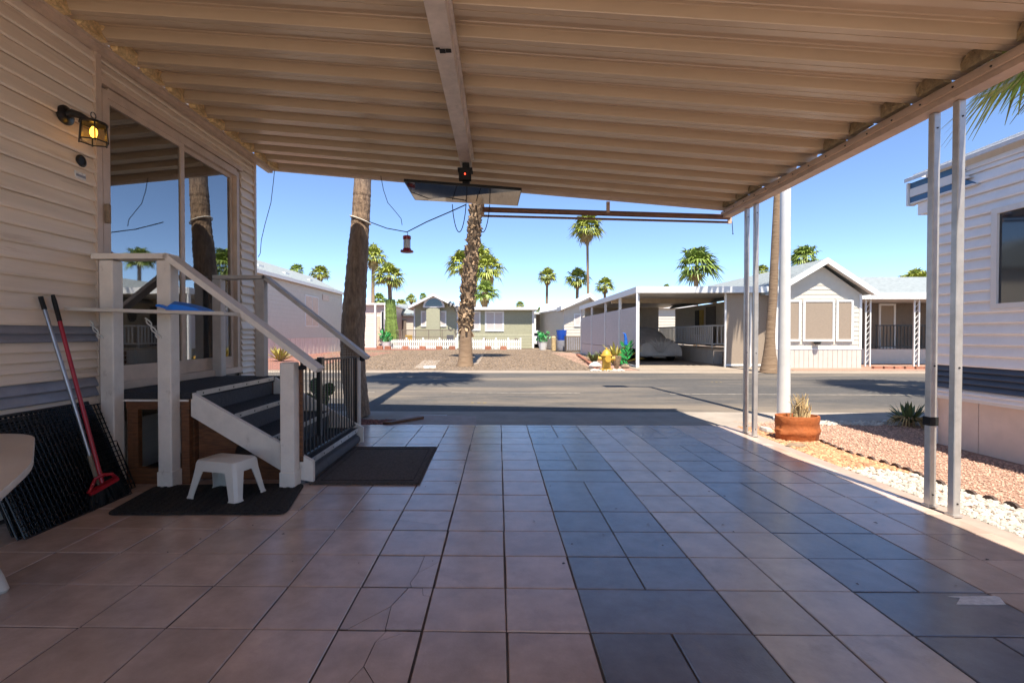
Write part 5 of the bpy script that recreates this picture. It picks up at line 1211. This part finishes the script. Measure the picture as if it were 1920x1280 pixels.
def tallclump(name, c, n, L, lab, m, spread=.5, wid=.05):
    t_ = thing(name, c, lab, 'plant'); b = MB()
    for i in range(n):
        a = random.uniform(0, 6.28); e = R(random.uniform(45, 88)) if i > n*.25 else R(random.uniform(20, 50)); l = L*random.uniform(.55, 1.05); d = Vector((math.cos(a)*math.cos(e), math.sin(a)*math.cos(e), math.sin(e))); s_ = Vector((-math.sin(a), math.cos(a), 0))*wid
        o_ = Vector(c) + Vector((math.cos(a), math.sin(a), 0))*.06
        b.loft([[o_ + d*l*t - s_*w_ + Vector((d.x,d.y,-.5))*(l*.25*t**3), o_ + d*l*t + Vector((0,0,-wid*.4*w_)) + Vector((d.x,d.y,-.5))*(l*.25*t**3), o_ + d*l*t + s_*w_ + Vector((d.x,d.y,-.5))*(l*.25*t**3)] for t, w_ in ((0,.7),(.4,1),(.75,.7),(1,.03))], False, False, closed=False)
    b.build('leaves', m, t_)
tallclump('agave', at(1155, 684), 46, 1.05, 'tall yellow-green agave directly behind the yellow hydrant', 'agave_yellow')
tallclump('aloe', at(1113, 680), 40, .62, 'grey-green spiky aloe left of the yellow hydrant', 'agave', wid=.04)
tallclump('aloe', at(1128, 674), 26, .55, 'second grey-green aloe behind the hydrant near the louvre screen', 'agave', wid=.04)
tallclump('sprout', at(1093, 662), 16, .5, 'small green sprout farthest back beside the louvre screen', 'agave', wid=.04)
p = at(1156, 692); cb = thing('dry_agave_pot', p, 'brown cone-shaped plant holder right of the yellow hydrant', 'holder'); b = MB(); b.lathe(p, [(.05,0),(.10,.18),(.16,.42),(.12,.42)], 10); b.build('cone', 'boot', cb)
p = at(1173, 687); pk = thing('bird_ornament', p, 'blue and green glass bird ornament on a stake by the white carport post', 'ornament')
b = MB(); b.tube([Vector(p)+Vector((0,0,.75)), Vector(p)+Vector((.0,0,.95)), Vector(p)+Vector((-.03,0,1.12)), Vector(p)+Vector((-.10,0,1.16))], [.07,.055,.04,.01], 10); b.build('body', 'peacock_blue', pk, smooth=True)
b = MB(); random.seed(2)
for k in range(34):
    q = Vector(p)+Vector((random.uniform(-.12,.12), random.uniform(-.05,.05), random.uniform(.05,.75))); s_ = random.choice((-1,1)); b.add([q, q+Vector((.09*s_,0,.05)), q+Vector((.17*s_,0,.20)), q+Vector((.06*s_,0,.12))], [(0,1,2,3)])
b.build('leaf_tail', 'green_leaf', pk)
b = MB(); b.tube([p, Vector(p)+Vector((0,0,.8))], .02, 6); b.build('stake', 'black_metal', pk)
for i, (px, py, s_) in enumerate(((1116, 690, .22), (1124, 688, .15), (1172, 690, .14))):
    q = at(px, py); b = MB(); b.lathe(q, [(s_*.8,0),(s_,s_*.4),(s_*.7,s_*.8),(s_*.2,s_)], 9)
    for v in b.v: v.x += random.uniform(-.03,.03); v.y += random.uniform(-.03,.03)
    b.build('boulder', 'stone_tan' if i else 'paint_grey', label=['grey boulder left of the yellow hydrant', 'small tan rock touching the hydrant on its left', 'small tan rock at the foot of the bird ornament'][i], cat='rock')
for k in range(16):
    t = k/15; a = at(1100 + (1140-1100)*t, 667 + (690-667)*t)
    if k < 16:
        if k == 0: be = thing('brick_border', a, 'row of low red bricks edging the plant bed by the louvre screen', 'edging')
        boxo('brick', 'brick', be, a[0]-.5, a[0]-.36, a[1]-.2, a[1]+.2, -.01, .09)
